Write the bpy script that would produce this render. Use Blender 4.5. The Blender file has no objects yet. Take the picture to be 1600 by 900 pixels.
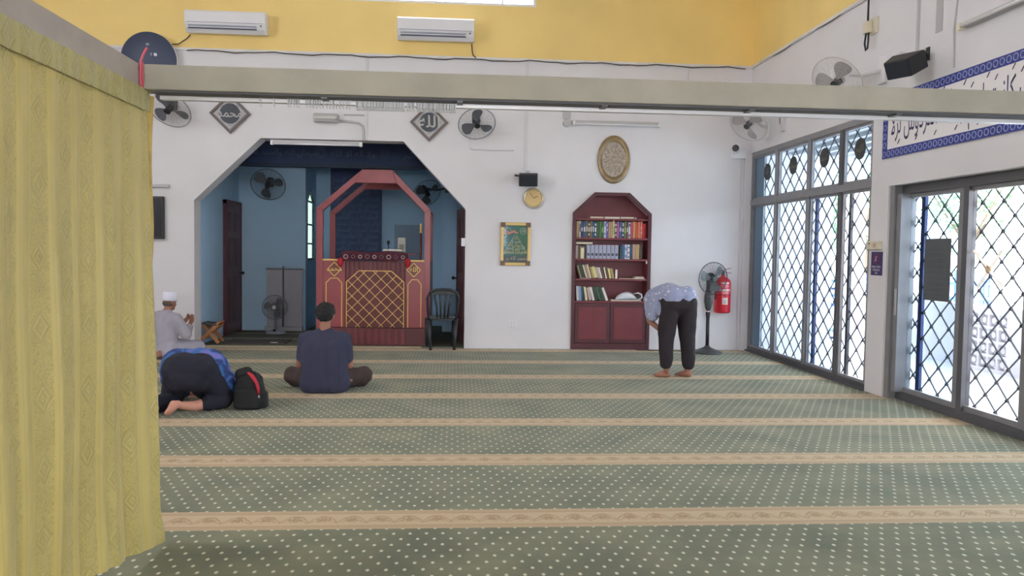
import bpy, bmesh, math, random
from mathutils import Vector, Matrix, Euler, noise
random.seed(7)
PI = math.pi
COL = bpy.context.scene.collection
SC = bpy.context.scene

# ------------------------------------------------------------------ camera
def lin(r, g, b):
    f = lambda v: (v/12.92 if v <= .04045 else ((v+.055)/1.055)**2.4)
    return (f(r/255), f(g/255), f(b/255))

CAM_H, F_PX = 1.445, 1235.75
yaw, pitch, roll = .07358, .04699, .01466
cy, sy, cp, sp = math.cos(yaw), math.sin(yaw), math.cos(pitch), math.sin(pitch)
FW = Vector((sy*cp, cy*cp, -sp)); R0 = Vector((cy, -sy, 0)); U0 = R0.cross(FW)
RT = R0*math.cos(roll)+U0*math.sin(roll); UP = -R0*math.sin(roll)+U0*math.cos(roll)
cd = bpy.data.cameras.new('camera'); cam = bpy.data.objects.new('camera', cd); COL.objects.link(cam)
m = Matrix.Identity(4)
for i in range(3):
    m[i][0], m[i][1], m[i][2] = RT[i], UP[i], -FW[i]
m[0][3], m[1][3], m[2][3] = 0, 0, CAM_H
cam.matrix_world = m
cd.sensor_width = 36; cd.lens = 36*F_PX/1600; cd.clip_start = .05; cd.clip_end = 300
SC.camera = cam

# ------------------------------------------------------------------ world, lights, exposure
w = bpy.data.worlds.new('world'); SC.world = w; w.use_nodes = True
bg = w.node_tree.nodes['Background']; bg.inputs[0].default_value = (.975, .985, 1, 1); bg.inputs[1].default_value = 11.5
def area(name, loc, rot, sx, sy_, power, col=(1, 1, 1)):
    l = bpy.data.lights.new(name, 'AREA'); l.shape = 'RECTANGLE'; l.size = sx; l.size_y = sy_; l.energy = power; l.color = col
    o = bpy.data.objects.new(name, l); COL.objects.link(o); o.location = loc; o.rotation_euler = rot; return o
area('fill_left', (-7.9, 3.75, 4.5), (0, math.radians(-80), 0), 1.3, 4.5, 95, (1, .965, .93))  # added fill lamp at the unseen left opening, brightens the hall
area('fill_rear', (-.5, -6.9, 2.4), (math.radians(90), 0, 0), 5, 1.6, 140, (1, .965, .93))  # added fill lamp at the unseen rear opening, warmed against the bluish sky
area('fill_right', (4.35, -1.9, 1.1), (0, math.radians(90), 0), 2.0, 2.1, 15, (.97, .985, 1))  # weak added fill lamp at the unseen gap in the right wall
sun = bpy.data.lights.new('sun', 'SUN'); sun.energy = 9; sun.angle = .2
so = bpy.data.objects.new('sun', sun); COL.objects.link(so); so.rotation_euler = (math.radians(18), math.radians(10), 0)
SC.view_settings.view_transform = 'Standard'; SC.view_settings.look = 'None'
SC.view_settings.gamma = 1; SC.view_settings.exposure = 0.0; SC.view_settings.use_curve_mapping = False
SC.cycles.use_denoising = True
SC.cycles.max_bounces = 8; SC.cycles.diffuse_bounces = 5; SC.cycles.transparent_max_bounces = 16
SC.cycles.caustics_reflective = False; SC.cycles.caustics_refractive = False

# ------------------------------------------------------------------ materials
MATS = {}
class NT:
    def __init__(s, mat): s.t = mat.node_tree; s.n = s.t.nodes; s.l = s.t.links
    def new(s, typ, **kw):
        n = s.n.new(typ)
        for k, v in kw.items(): setattr(n, k, v)
        return n
    def put(s, sock, v):
        if isinstance(v, bpy.types.NodeSocket): s.l.new(v, sock)
        elif isinstance(v, (tuple, list)): sock.default_value = tuple(v) if len(v) == len(sock.default_value) else (*v, 1)
        else: sock.default_value = v
    def m(s, op, a, b=None, c=None):
        n = s.new('ShaderNodeMath', operation=op); s.put(n.inputs[0], a)
        if b is not None: s.put(n.inputs[1], b)
        if c is not None: s.put(n.inputs[2], c)
        return n.outputs[0]
    def mix(s, f, a, b):
        n = s.new('ShaderNodeMix', data_type='RGBA'); s.put(n.inputs['Factor'], f); s.put(n.inputs[6], a); s.put(n.inputs[7], b); return n.outputs[2]
    def noise(s, scale, vec=None, detail=3):
        n = s.new('ShaderNodeTexNoise'); n.inputs['Scale'].default_value = scale; n.inputs['Detail'].default_value = detail
        if vec is not None: s.l.new(vec, n.inputs['Vector'])
        return n.outputs['Fac']
    def pos(s): return s.new('ShaderNodeTexCoord').outputs['Object']
    def sep(s, v):
        n = s.new('ShaderNodeSeparateXYZ'); s.l.new(v, n.inputs[0]); return n.outputs
    def step(s, a, lo, hi):
        n = s.new('ShaderNodeMapRange'); n.inputs[1].default_value = lo; n.inputs[2].default_value = hi; n.clamp = True; s.put(n.inputs[0], a); return n.outputs[0]
    def bump(s, h, strength, dist=.01):
        n = s.new('ShaderNodeBump'); n.inputs['Strength'].default_value = strength; n.inputs['Distance'].default_value = dist; s.l.new(h, n.inputs['Height']); return n.outputs[0]

def M(name, rgb, rough=.6, metal=0, var=0, scale=6, bump=0, bscale=60, spec=.5, emit=0, alpha=1, lum=1):
    if name in MATS: return MATS[name]
    mat = bpy.data.materials.new(name); mat.use_nodes = True; t = NT(mat)
    p = t.n['Principled BSDF']; c = tuple(min(1, v*lum) for v in lin(*rgb))
    p.inputs['Base Color'].default_value = (*c, 1); p.inputs['Roughness'].default_value = rough; p.inputs['Metallic'].default_value = metal
    p.inputs['Specular IOR Level'].default_value = spec
    if var:
        f = t.noise(scale, t.pos(), 5); f = t.step(f, .3, .7)
        t.put(p.inputs['Base Color'], t.mix(f, tuple(v*(1-var) for v in c), tuple(min(1, v*(1+var)) for v in c)))
    if bump:
        t.put(p.inputs['Normal'], t.bump(t.noise(bscale, t.pos(), 4), bump))
    if emit:
        p.inputs['Emission Color'].default_value = (*c, 1); p.inputs['Emission Strength'].default_value = emit
    mat.diffuse_color = (*c, 1)
    MATS[name] = mat; return mat

def glass_mat(name, tint, refl=.8):
    mat = bpy.data.materials.new(name); mat.use_nodes = True; t = NT(mat)
    t.n.remove(t.n['Principled BSDF']); out = t.n['Material Output']
    tr = t.new('ShaderNodeBsdfTransparent'); tr.inputs[0].default_value = (*tint, 1)
    gl = t.new('ShaderNodeBsdfGlossy'); gl.inputs['Roughness'].default_value = .03
    lw_ = t.new('ShaderNodeLayerWeight'); lw_.inputs[0].default_value = .25
    gm = t.new('ShaderNodeNewGeometry'); fac = t.m('MULTIPLY', t.m('MULTIPLY', lw_.outputs['Fresnel'], t.m('SUBTRACT', 1.0, gm.outputs['Backfacing'])), refl)
    mx = t.new('ShaderNodeMixShader'); t.l.new(fac, mx.inputs[0]); t.l.new(tr.outputs[0], mx.inputs[1]); t.l.new(gl.outputs[0], mx.inputs[2])
    t.l.new(mx.outputs[0], out.inputs[0]); MATS[name] = mat; return mat

K = 1.32     # paint albedo against the tone it shows in this light
white = M('white_paint', (206, 204, 209), .75, var=.035, scale=1.3, bump=.05, bscale=25, lum=1.25)
dirty_white = M('white_paint_worn', (205, 202, 202), .8, var=.08, scale=4, bump=.08, bscale=18, lum=1.25)
yellow = M('yellow_paint', (216, 190, 124), .75, var=.06, scale=.9, lum=1.36)
blue_wall = M('blue_paint', (130, 156, 178), .7, var=.04, scale=2, lum=1.9)
navy = M('navy_frieze', (54, 64, 92), .7, var=.08, lum=1.9)
alum = M('aluminium', (140, 140, 145), .45, .35, var=.06, lum=1.1)
alum_dk = M('aluminium_dark', (98, 98, 104), .5, .3, var=.06)
grille_m = M('grille_steel', (70, 76, 86), .5, .4)
grille_blue = M('grille_stile_blue', (52, 68, 118), .5, .2)
mahog = M('mahogany_panel', (108, 46, 54), .42, var=.12, scale=5, lum=1.25)
mahog_dk = M('mahogany_dark', (78, 38, 46), .45, var=.15, scale=6, lum=1.2)
minbar_red = M('minbar_red_wood', (130, 62, 69), .3, var=.10, scale=4, lum=1.4)
minbar_dk = M('minbar_dark_wood', (92, 44, 48), .45, var=.12, scale=5, lum=1.25)
gold = M('gold_strip', (216, 174, 104), .42, .1, var=.05, lum=1.2)
black = M('black_plastic', (36, 38, 44), .5)
black_soft = M('black_fabric', (34, 35, 38), .9, bump=.25, bscale=90)
dark_grey = M('dark_grey_plastic', (66, 70, 74), .45)
greyblue = M('fan_blade_grey', (96, 98, 108), .35)
wire_dk = M('fan_guard_dark', (128, 130, 136), .4, .3)
wire_wh = M('fan_guard_white', (206, 203, 203), .4)
whitepl = M('white_plastic', (226, 226, 232), .4, lum=1.05)
ivory = M('ivory_plastic', (212, 204, 184), .5, lum=1.1)
grey_trunk = M('grey_conduit', (190, 190, 195), .6)
white_trunk = M('white_trunking', (204, 202, 207), .6, lum=1.15)
beam_m = M('beam_grey_board', (166, 163, 152), .75, var=.09, scale=5, bump=.06, bscale=35, lum=.92)
beam_dk = M('beam_grey_side', (158, 150, 146), .8, var=.08, scale=6, lum=1.1)
track_m = M('curtain_track_white', (222, 222, 228), .35, .2)
hook_m = M('curtain_glider_plastic', (205, 206, 212), .4)
red_ext = M('extinguisher_red', (206, 36, 56), .28, lum=1.1)
paper = M('paper_white', (222, 214, 208), .8)
skin = M('skin_brown', (150, 104, 86), .6, var=.06, scale=14, lum=1.1)
skin_lt = M('skin_light', (196, 140, 122), .6, var=.05, scale=14, lum=1.1)
hair = M('black_hair', (24, 25, 28), .7, bump=.6, bscale=160)
wood = M('rehal_wood', (168, 116, 78), .55, var=.15, scale=12, lum=1.2)
door_wood = M('brown_door_wood', (92, 66, 70), .5, var=.15, scale=5, lum=1.15)
brass = M('brass', (142, 124, 96), .35, .55, var=.25, scale=9, lum=1.1)
clear_glass = glass_mat('clear_glass', (.95, .96, .97))
tint_glass = glass_mat('tinted_glass', (.74, .81, .86))

# ------------------------------------------------------------------ mesh helpers
class MB:
    def __init__(s): s.b = bmesh.new(); s.mi = 0
    def _tag(s, faces):
        for f in faces: f.material_index = s.mi
        return faces
    def poly(s, pts):
        f = s.b.faces.new([s.b.verts.new(Vector(p)) for p in pts]); s._tag([f]); return s
    def box(s, x0, x1, y0, y1, z0, z1, mat=None):
        vs = [Vector((x, y, z)) for x in (x0, x1) for y in (y0, y1) for z in (z0, z1)]
        if mat is not None: vs = [mat @ v for v in vs]
        v = [s.b.verts.new(p) for p in vs]
        s._tag([s.b.faces.new([v[i] for i in q]) for q in ((0, 1, 3, 2), (4, 6, 7, 5), (0, 4, 5, 1), (2, 3, 7, 6), (0, 2, 6, 4), (1, 5, 7, 3))]); return s
    def bar(s, a, b, w, d, up=(0, 0, 1)):
        a, b = Vector(a), Vector(b); x = (b-a); L = x.length; x.normalize(); up = Vector(up)
        y = up.cross(x)
        if y.length < 1e-4: y = Vector((0, 1, 0)).cross(x) if abs(x.y) < .9 else Vector((1, 0, 0)).cross(x)
        y.normalize(); z = x.cross(y)
        mt = Matrix((x, y, z)).transposed().to_4x4(); mt.translation = a
        return s.box(0, L, -w/2, w/2, -d/2, d/2, mt)
    def rings(s, rings, cap=True, closed=False):
        vr = [[s.b.verts.new(Vector(p)) for p in r] for r in rings]; n = len(vr[0]); fs = []
        rng = range(len(vr)) if closed else range(len(vr)-1)
        for i in rng:
            a, b = vr[i], vr[(i+1) % len(vr)]
            for j in range(n):
                fs.append(s.b.faces.new((a[j], a[(j+1) % n], b[(j+1) % n], b[j])))
        if cap and not closed:
            fs.append(s.b.faces.new(list(reversed(vr[0])))); fs.append(s.b.faces.new(vr[-1]))
        s._tag(fs); return s
    def cyl(s, a, b, r, seg=16, r2=None, cap=True):
        a, b = Vector(a), Vector(b); d = (b-a).normalized()
        u = d.orthogonal().normalized(); v = d.cross(u); r2 = r if r2 is None else r2
        ring = lambda c, rr: [c+u*rr*math.cos(2*PI*k/seg)+v*rr*math.sin(2*PI*k/seg) for k in range(seg)]
        return s.rings([ring(a, r), ring(b, r2)], cap)
    def tube(s, pts, r, seg=8, closed=False, cap=True):
        pts = [Vector(p) for p in pts]; n = len(pts); rs = []
        u = None
        for i, p in enumerate(pts):
            if closed: d = pts[(i+1) % n]-pts[i-1]
            else: d = pts[min(i+1, n-1)]-pts[max(i-1, 0)]
            d.normalize()
            u = d.orthogonal() if u is None else (u-d*u.dot(d))
            if u.length < 1e-5: u = d.orthogonal()
            u.normalize(); v = d.cross(u); rr = r[i] if isinstance(r, (list, tuple)) else r
            rs.append([p+u*rr*math.cos(2*PI*k/seg)+v*rr*math.sin(2*PI*k/seg) for k in range(seg)])
        return s.rings(rs, cap, closed)
    def circle(s, c, axis, R, r, n=40, seg=4, ab=(1, 1)):
        axis = Vector(axis).normalized(); u = axis.orthogonal().normalized(); v = axis.cross(u); c = Vector(c)
        return s.tube([c+u*R*ab[0]*math.cos(2*PI*k/n)+v*R*ab[1]*math.sin(2*PI*k/n) for k in range(n)], r, seg, True)
    def lathe(s, prof, seg=24, mat=None, sx=1, sy_=1):
        mt = mat or Matrix.Identity(4)
        rs = [[mt @ Vector((max(r, .0004)*sx*math.cos(2*PI*k/seg), max(r, .0004)*sy_*math.sin(2*PI*k/seg), z)) for k in range(seg)] for r, z in prof]
        return s.rings(rs, True)
    def sphere(s, c, rad, mat=None, u=16, v=10):
        c = Vector(c); rad = (rad,)*3 if not isinstance(rad, (tuple, list)) else rad
        mt = mat.to_4x4() if mat is not None else Matrix.Identity(4)
        prof = []
        for i in range(v+1):
            t = -PI/2+PI*i/v; prof.append((math.cos(t), math.sin(t)))
        rs = [[c+(mt @ Vector((rad[0]*max(a, .002)*math.cos(2*PI*k/u), rad[1]*max(a, .002)*math.sin(2*PI*k/u), rad[2]*z))) for k in range(u)] for a, z in prof]
        return s.rings(rs, True)
    def limb(s, a, b, r0, r1, seg=14, nr=5):
        a, b = Vector(a), Vector(b); d = b-a
        if d.length < 1e-5: return s.sphere(a, r0)
        d.normalize(); u = d.orthogonal().normalized(); v = d.cross(u); rs = []
        for i in range(nr+1):
            t = -PI/2+PI/2*i/nr; rr = max(math.cos(t)*r0, .0015); c = a+d*math.sin(t)*r0
            rs.append([c+u*rr*math.cos(2*PI*k/seg)+v*rr*math.sin(2*PI*k/seg) for k in range(seg)])
        for i in range(nr+1):
            t = PI/2*i/nr; rr = max(math.cos(t)*r1, .0015); c = b+d*math.sin(t)*r1
            rs.append([c+u*rr*math.cos(2*PI*k/seg)+v*rr*math.sin(2*PI*k/seg) for k in range(seg)])
        return s.rings(rs, True)
    def chain(s, pts, rr):
        for i in range(len(pts)-1): s.limb(pts[i], pts[i+1], rr[i], rr[i+1])
        return s
    def prism(s, pts, fn, t0, t1):
        n = len(pts); a = [s.b.verts.new(Vector(fn(p[0], p[1], t0))) for p in pts]; b = [s.b.verts.new(Vector(fn(p[0], p[1], t1))) for p in pts]
        fs = [s.b.faces.new(list(reversed(a))), s.b.faces.new(b)]
        for i in range(n): fs.append(s.b.faces.new((a[i], a[(i+1) % n], b[(i+1) % n], b[i])))
        s._tag(fs); return s
    def holed(s, outer, holes, fn, t0, t1):
        for t in (t0, t1):
            es = []
            for loop in [outer]+holes:
                vs = [s.b.verts.new(Vector(fn(p[0], p[1], t))) for p in loop]
                es += [s.b.edges.new((vs[i], vs[(i+1) % len(vs)])) for i in range(len(vs))]
            r = bmesh.ops.triangle_fill(s.b, use_beauty=True, use_dissolve=False, edges=es)
            s._tag([g for g in r['geom'] if isinstance(g, bmesh.types.BMFace)])
        for loop in [outer]+holes:
            n = len(loop)
            for i in range(n):
                p, q = loop[i], loop[(i+1) % n]
                s.poly([fn(p[0], p[1], t0), fn(q[0], q[1], t0), fn(q[0], q[1], t1), fn(p[0], p[1], t1)])
        return s
    def text(s, body, size, fn, sx=1, depth=0, align='CENTER', bold=0):
        for vs, fs in [text_geo(body, align, bold)]:
            v = [s.b.verts.new(Vector(fn(p[0]*size*sx, p[1]*size))) for p in vs]
            for f in fs:
                try: s._tag([s.b.faces.new([v[i] for i in f])])
                except ValueError: pass
        return s

_tg = {}
def text_geo(body, align='CENTER', bold=0):
    key = (body, align, bold)
    if key not in _tg:
        c = bpy.data.curves.new('tmp', 'FONT'); c.body = body; c.size = 1; c.align_x = align; c.align_y = 'CENTER'; c.resolution_u = 3; c.offset = bold
        o = bpy.data.objects.new('tmp', c); COL.objects.link(o)
        dg = bpy.context.evaluated_depsgraph_get(); me = bpy.data.meshes.new_from_object(o.evaluated_get(dg))
        _tg[key] = ([tuple(v.co) for v in me.vertices], [tuple(p.vertices) for p in me.polygons])
        bpy.data.objects.remove(o); bpy.data.curves.remove(c); bpy.data.meshes.remove(me)
    return _tg[key]

OFF = {}
def off_of(o):
    while o is not None:
        if o.name in OFF: return OFF[o.name]
        o = o.parent
    return None
def obj(name, mb, mat, parent=None, smooth=False, bevel=0, kind=None, label=None, norm=True, loc=None):
    b = mb.b
    off = off_of(parent)
    if loc is not None: bmesh.ops.translate(b, verts=b.verts[:], vec=-Vector(loc))
    elif off is not None: bmesh.ops.translate(b, verts=b.verts[:], vec=-off)
    if bevel:
        bmesh.ops.remove_doubles(b, verts=b.verts[:], dist=1e-5)
        b.normal_update()
        es = [e for e in b.edges if len(e.link_faces) == 2 and e.calc_face_angle(0) > .5]
        bmesh.ops.bevel(b, geom=es, offset=bevel, segments=2, profile=.5, affect='EDGES', clamp_overlap=True)
    if norm: bmesh.ops.recalc_face_normals(b, faces=b.faces[:])
    me = bpy.data.meshes.new(name); b.to_mesh(me); b.free()
    for mm in (mat if isinstance(mat, (list, tuple)) else [mat]): me.materials.append(mm)
    if smooth: me.shade_smooth()
    o = bpy.data.objects.new(name, me); COL.objects.link(o); o.parent = parent
    if loc is not None: o.location = loc
    if kind: o['kind'] = kind
    if label: o['label'] = label
    return o
def tag(o, label, cat, group=None, kind=None):
    o['label'] = label; o['category'] = cat
    if group: o['group'] = group
    if kind: o['kind'] = kind
    return o
def thing(name, label, cat, loc=(0, 0, 0), rotz=0, group=None, world=False, kind=None):
    o = bpy.data.objects.new(name, None); COL.objects.link(o); o.location = loc; o.rotation_euler = (0, 0, rotz); o.empty_display_size = .1
    if world: OFF[o.name] = Vector(loc)
    return tag(o, label, cat, group, kind)
def dup(root, loc, rotz=0, label=None, group=None):
    def cp_(o, par):
        c = o.copy(); COL.objects.link(c); c.parent = par
        for ch in list(o.children): cp_(ch, c)
        return c
    r = cp_(root, None); r.location = loc; r.rotation_euler = (0, 0, rotz)
    if label: r['label'] = label
    if group: r['group'] = group
    return r
def struct(name, mb, mat, label=None, cat=None, **kw):
    o = obj(name, mb, mat, None, **kw); o['kind'] = 'structure'
    if label: o['label'] = label
    if cat: o['category'] = cat
    return o
XZ = lambda y0=0: (lambda u, v, t: (u, t, v))          # plan (x,z), extruded along y
YZ = lambda u, v, t: (t, u, v)                          # plan (y,z), extruded along x
XY = lambda u, v, t: (u, v, t)
xz = lambda u, v, t: (u, t, v)

# Arabic letters in their joined forms, set from right to left
FORMS = "ا:FE8D,FE8E ب:FE8F,FE90,FE91,FE92 ت:FE95,FE96,FE97,FE98 ج:FE9D,FE9E,FE9F,FEA0 ح:FEA1,FEA2,FEA3,FEA4 د:FEA9,FEAA ذ:FEAB,FEAC ر:FEAD,FEAE ز:FEAF,FEB0 س:FEB1,FEB2,FEB3,FEB4 ش:FEB5,FEB6,FEB7,FEB8 ص:FEB9,FEBA,FEBB,FEBC ع:FEC9,FECA,FECB,FECC ف:FED1,FED2,FED3,FED4 ك:FED9,FEDA,FEDB,FEDC ل:FEDD,FEDE,FEDF,FEE0 م:FEE1,FEE2,FEE3,FEE4 ن:FEE5,FEE6,FEE7,FEE8 ه:FEE9,FEEA,FEEB,FEEC و:FEED,FEEE ي:FEF1,FEF2,FEF3,FEF4 إ:FE87,FE88 آ:FE81,FE82 ﻻ:FEFB,FEFC".split()
FORMS = {f[0]: [chr(int(h, 16)) for h in f[2:].split(',')] for f in FORMS}
def arabic(s):
    s = s.replace('لا', 'ﻻ'); out = []
    for i, c in enumerate(s):
        if c not in FORMS: out.append(c); continue
        fm = FORMS[c]; pj = i > 0 and s[i-1] in FORMS and len(FORMS[s[i-1]]) == 4
        nj = len(fm) == 4 and i+1 < len(s) and s[i+1] in FORMS
        out.append(fm[(1 if pj else 0)+(2 if nj else 0)] if len(fm) == 4 else fm[1 if pj else 0])
    return ''.join(reversed(out))

# ================================================================== THE SETTING
D, XR = 11.6, 4.40
# ---- carpet floor
def carpet_mat():
    mat = bpy.data.materials.new('prayer_carpet'); mat.use_nodes = True; t = NT(mat); p = t.n['Principled BSDF']
    P = t.pos(); X, Y, Z = t.sep(P)
    s = t.m('SUBTRACT', Y, 4.062-12); fy = t.m('MULTIPLY', t.m('FRACT', t.m('DIVIDE', s, 1.2)), 1.2)   # 0..1.2 across one row
    band = t.m('LESS_THAN', fy, .29)
    n1 = t.step(t.noise(2.2, P, 5), .35, .68); n2 = t.noise(55, P, 2); n3 = t.step(t.noise(9, P, 4), .3, .7)
    g = t.mix(n1, lin(96, 105, 85), lin(138, 140, 114)); g = t.mix(t.m('MULTIPLY', n3, .4), g, lin(132, 122, 98)); g = t.mix(t.m('MULTIPLY', n2, .35), g, lin(94, 100, 78))
    # dots, every second row shifted half a step
    ry = t.m('DIVIDE', t.m('SUBTRACT', fy, .328), .076); row = t.m('FLOOR', ry)
    odd = t.m('MODULO', row, 2.0)
    ux = t.m('ADD', t.m('DIVIDE', X, .083), t.m('MULTIPLY', odd, .5))
    dx = t.m('MULTIPLY', t.m('SUBTRACT', t.m('FRACT', t.m('ADD', ux, 50)), .5), .083)
    dy = t.m('MULTIPLY', t.m('SUBTRACT', t.m('FRACT', ry), .5), .076)
    dy = t.m('MULTIPLY', dy, .6); dd = t.m('SQRT', t.m('ADD', t.m('MULTIPLY', dx, dx), t.m('MULTIPLY', dy, dy)))
    dot = t.m('SUBTRACT', 1.0, t.step(dd, .0060, .0105)); 
    g = t.mix(t.m('MULTIPLY', dot, .9), g, lin(222, 220, 196))
    # tan border band: thin lines, a running scroll and flower sprays
    e = t.m('MINIMUM', fy, t.m('SUBTRACT', .29, fy))
    b = t.mix(n2, lin(206, 184, 150), lin(190, 166, 132))
    edge = t.m('LESS_THAN', e, .014); b = t.mix(t.m('MULTIPLY', t.m('MULTIPLY', t.m('GREATER_THAN', e, .022), t.m('LESS_THAN', e, .032)), .7), b, lin(158, 126, 92)); b = t.mix(t.m('MULTIPLY', edge, .3), b, lin(158, 126, 98))
    l2 = t.m('MULTIPLY', t.m('GREATER_THAN', e, .044), t.m('LESS_THAN', e, .054)); b = t.mix(t.m('MULTIPLY', l2, .8), b, lin(150, 116, 82))
    v = t.m('SUBTRACT', fy, .145); kx = t.m('MULTIPLY', X, 2*PI/.30)
    wob = t.m('MULTIPLY', t.m('SUBTRACT', t.noise(30, P, 2), .5), .035); arc = t.m('SUBTRACT', t.m('MULTIPLY', t.m('ABSOLUTE', t.m('SINE', kx)), .085), .035)
    scr = t.m('ABSOLUTE', t.m('SUBTRACT', t.m('ADD', v, wob), arc))
    scr2 = t.m('ABSOLUTE', t.m('SUBTRACT', t.m('ADD', v, wob), t.m('SUBTRACT', t.m('MULTIPLY', t.m('ABSOLUTE', t.m('SINE', kx)), .05), .055)))
    sc = t.m('MAXIMUM', t.m('LESS_THAN', scr, .009), t.m('LESS_THAN', scr2, .006))
    ux2 = t.m('SUBTRACT', t.m('FRACT', t.m('DIVIDE', t.m('ADD', X, 60), .15)), .5)
    ex = t.m('MULTIPLY', ux2, .15); ny = t.m('MULTIPLY', t.m('SUBTRACT', t.noise(60, P, 3), .5), .16)
    fl = t.m('LESS_THAN', t.m('ADD', t.m('SQRT', t.m('ADD', t.m('MULTIPLY', ex, ex), t.m('MULTIPLY', v, v))), ny), .032)
    inner = t.m('LESS_THAN', t.m('ABSOLUTE', v), .088)
    orn = t.m('MULTIPLY', t.m('MAXIMUM', t.m('MULTIPLY', sc, .75), t.m('MULTIPLY', fl, .9)), inner)
    b = t.mix(t.m('MULTIPLY', orn, .7), b, lin(150, 118, 82))
    c = t.mix(band, g, b)
    hs = t.new('ShaderNodeHueSaturation'); hs.inputs['Value'].default_value = .95; t.put(hs.inputs['Color'], c)
    t.put(p.inputs['Base Color'], hs.outputs[0]); p.inputs['Roughness'].default_value = .95; p.inputs['Specular IOR Level'].default_value = .15
    p.inputs['Sheen Weight'].default_value = .15
    t.put(p.inputs['Normal'], t.bump(t.noise(240, P, 2), .35, .004)); return mat
struct('floor', MB().box(-8, 4.56, -7, 11.76, -.12, 0), carpet_mat(), 'green dotted prayer carpet with tan floral border bands across the hall', 'carpet')

# ---- back wall with the octagonal arch and the bookshelf recess
ARCH = [(-3.70, -.001), (-3.70, 2.10), (-2.77, 3.00), (-.75, 3.0), (.16, 2.04), (.16, -.001)]
SHELF = [(1.75, -.001), (1.75, 2.02), (2.07, 2.31), (2.57, 2.31), (2.90, 2.02), (2.90, -.001)]
bw = [(-8, -.001), (-3.70, -.001)] + ARCH[1:5] + [(.16, -.001), (1.75, -.001)] + SHELF[1:5] + [(2.90, -.001), (4.56, -.001), (4.56, 4.22), (-8, 4.22)]
mb = MB(); mb.holed(bw, [], xz, D, D+.3); struct('wall_back', mb, white, 'white lower back wall with an octagonal arch cut through', 'wall')
mb = MB(); mb.holed([(-8, 4.22), (4.56, 4.22), (4.56, 6.6), (-8, 6.6)], [[(-1.94, 4.985), (1.15, 4.985), (1.15, 5.9), (-1.94, 5.9)]], xz, D+.02, D+.17)
struct('wall_back_upper', mb, yellow, 'yellow upper band of the back wall above the cable ledge', 'wall')
struct('trim_1', MB().box(-8, 4.44, D-.025, D+.02, 4.20, 4.235), dirty_white, 'thin white ledge between yellow and white on the back wall', 'trim')
# ---- right wall
WIN = (8.12, 11.55, 0, 2.95); DOOR = (2.0, 7.78, 0, 2.16)
mb = MB(); mb.holed([(-7, -.001), (-3.0, -.001), (-3.0, 2.2), (-.8, 2.2), (-.8, -.001), (2.0, -.001), (2.0, 2.16), (7.78, 2.16), (7.78, -.001), (8.12, -.001), (8.12, 2.95), (11.55, 2.95), (11.55, -.001), (11.6, -.001), (11.6, 4.22), (-7, 4.22)], [], YZ, XR, XR+.16)  # rearmost gap is out of view, added to let light in
struct('wall_right', mb, white, 'white lower right wall around the grille window and door', 'wall')
struct('wall_right_upper', MB().box(XR+.02, XR+.18, -7, 11.77, 4.22, 6.6), yellow, 'yellow upper band of the right wall', 'wall')
struct('trim_2', MB().box(XR-.03, XR+.02, -7, 11.6, 4.195, 4.235), dirty_white, 'thin white ledge between yellow and white on the right wall', 'trim')
struct('trim_3', MB().box(4.30, 4.40, D-.05, D, 0, 2.93), white, 'narrow white pilaster in the corner beside the grille window', 'trim')
mb = MB(); mb.holed([(-7, 0), (11.77, 0), (11.77, 6.6), (-7, 6.6)], [[(1.5, 3.8), (6, 3.8), (6, 5.2), (1.5, 5.2)]], YZ, -8.15, -8.0)  # unseen opening, added and sized to set the brightness of the hall
struct('wall_left', mb, white, 'white left wall beyond the curtain', 'wall')
mb = MB(); mb.holed([(-8.15, 0), (4.56, 0), (4.56, 6.6), (-8.15, 6.6)], [[(-3.0, 1.6), (2, 1.6), (2, 3.2), (-3.0, 3.2)]], xz, -7.15, -7.0)  # unseen opening behind the camera, added and sized for the light it admits
struct('wall_rear', mb, white, 'white rear wall behind the viewer', 'wall')
struct('ceiling', MB().box(-8.15, 4.58, -7.15, 11.77, 6.6, 6.75), white, 'white ceiling above the hall', 'ceiling')

# ---- clerestory window in the yellow band
w1 = thing('window_1', 'bright clerestory window strip high in the yellow back wall', 'window', (-.4, D+.06, 4.985), world=True, kind='structure')
mb = MB()
for z in (4.985, 5.86): mb.box(-1.94, 1.15, D+.04, D+.1, z, z+.04)
for x in (-1.94, 1.11): mb.box(x, x+.04, D+.04, D+.1, 5.025, 5.86)
obj('window_frame', mb, whitepl, w1)
for x in (-1.29, -.30, .66): obj('mullion', MB().box(x-.012, x+.012, D+.045, D+.095, 5.025, 5.86), whitepl, w1)
xs = [-1.9, -1.302, -1.278, -.312, -.288, .648, .672, 1.11]
for a, b in zip(xs[::2], xs[1::2]): obj('pane', MB().box(a, b, D+.066, D+.07, 5.025, 5.86), clear_glass, w1)

# ---- the niche room behind the arch
NY = 13.95
struct('wall_niche_left', MB().box(-3.85, -3.70, D+.3, NY+.15, 0, 3.6), blue_wall, 'blue left side wall inside the arch', 'wall')
struct('wall_niche_back', MB().box(-3.70, -2.57, NY, NY+.12, 0, 3.6), blue_wall, 'blue back wall inside the arch behind the floor fan', 'wall')
mb = MB(); mb.holed([(NY+.12, 0), (15.0, 0), (15.0, 3.6), (NY+.12, 3.6)], [[(14.16, 1.22), (14.86, 1.22), (14.86, 2.30), (14.51, 2.52), (14.16, 2.30)]], YZ, -2.62, -2.57)
struct('wall_niche_recess_left', mb, blue_wall, 'blue side of the deeper recess holding the slit window', 'wall')
struct('wall_niche_recess_back', MB().box(-2.62, .35, 15.0, 15.15, 0, 3.6), blue_wall, 'blue back wall of the deeper recess behind the pulpit', 'wall')
struct('wall_niche_recess_right', MB().box(-.20, -.05, NY, 15.0, 0, 3.6), blue_wall, 'blue right side of the deeper recess', 'wall')
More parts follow.
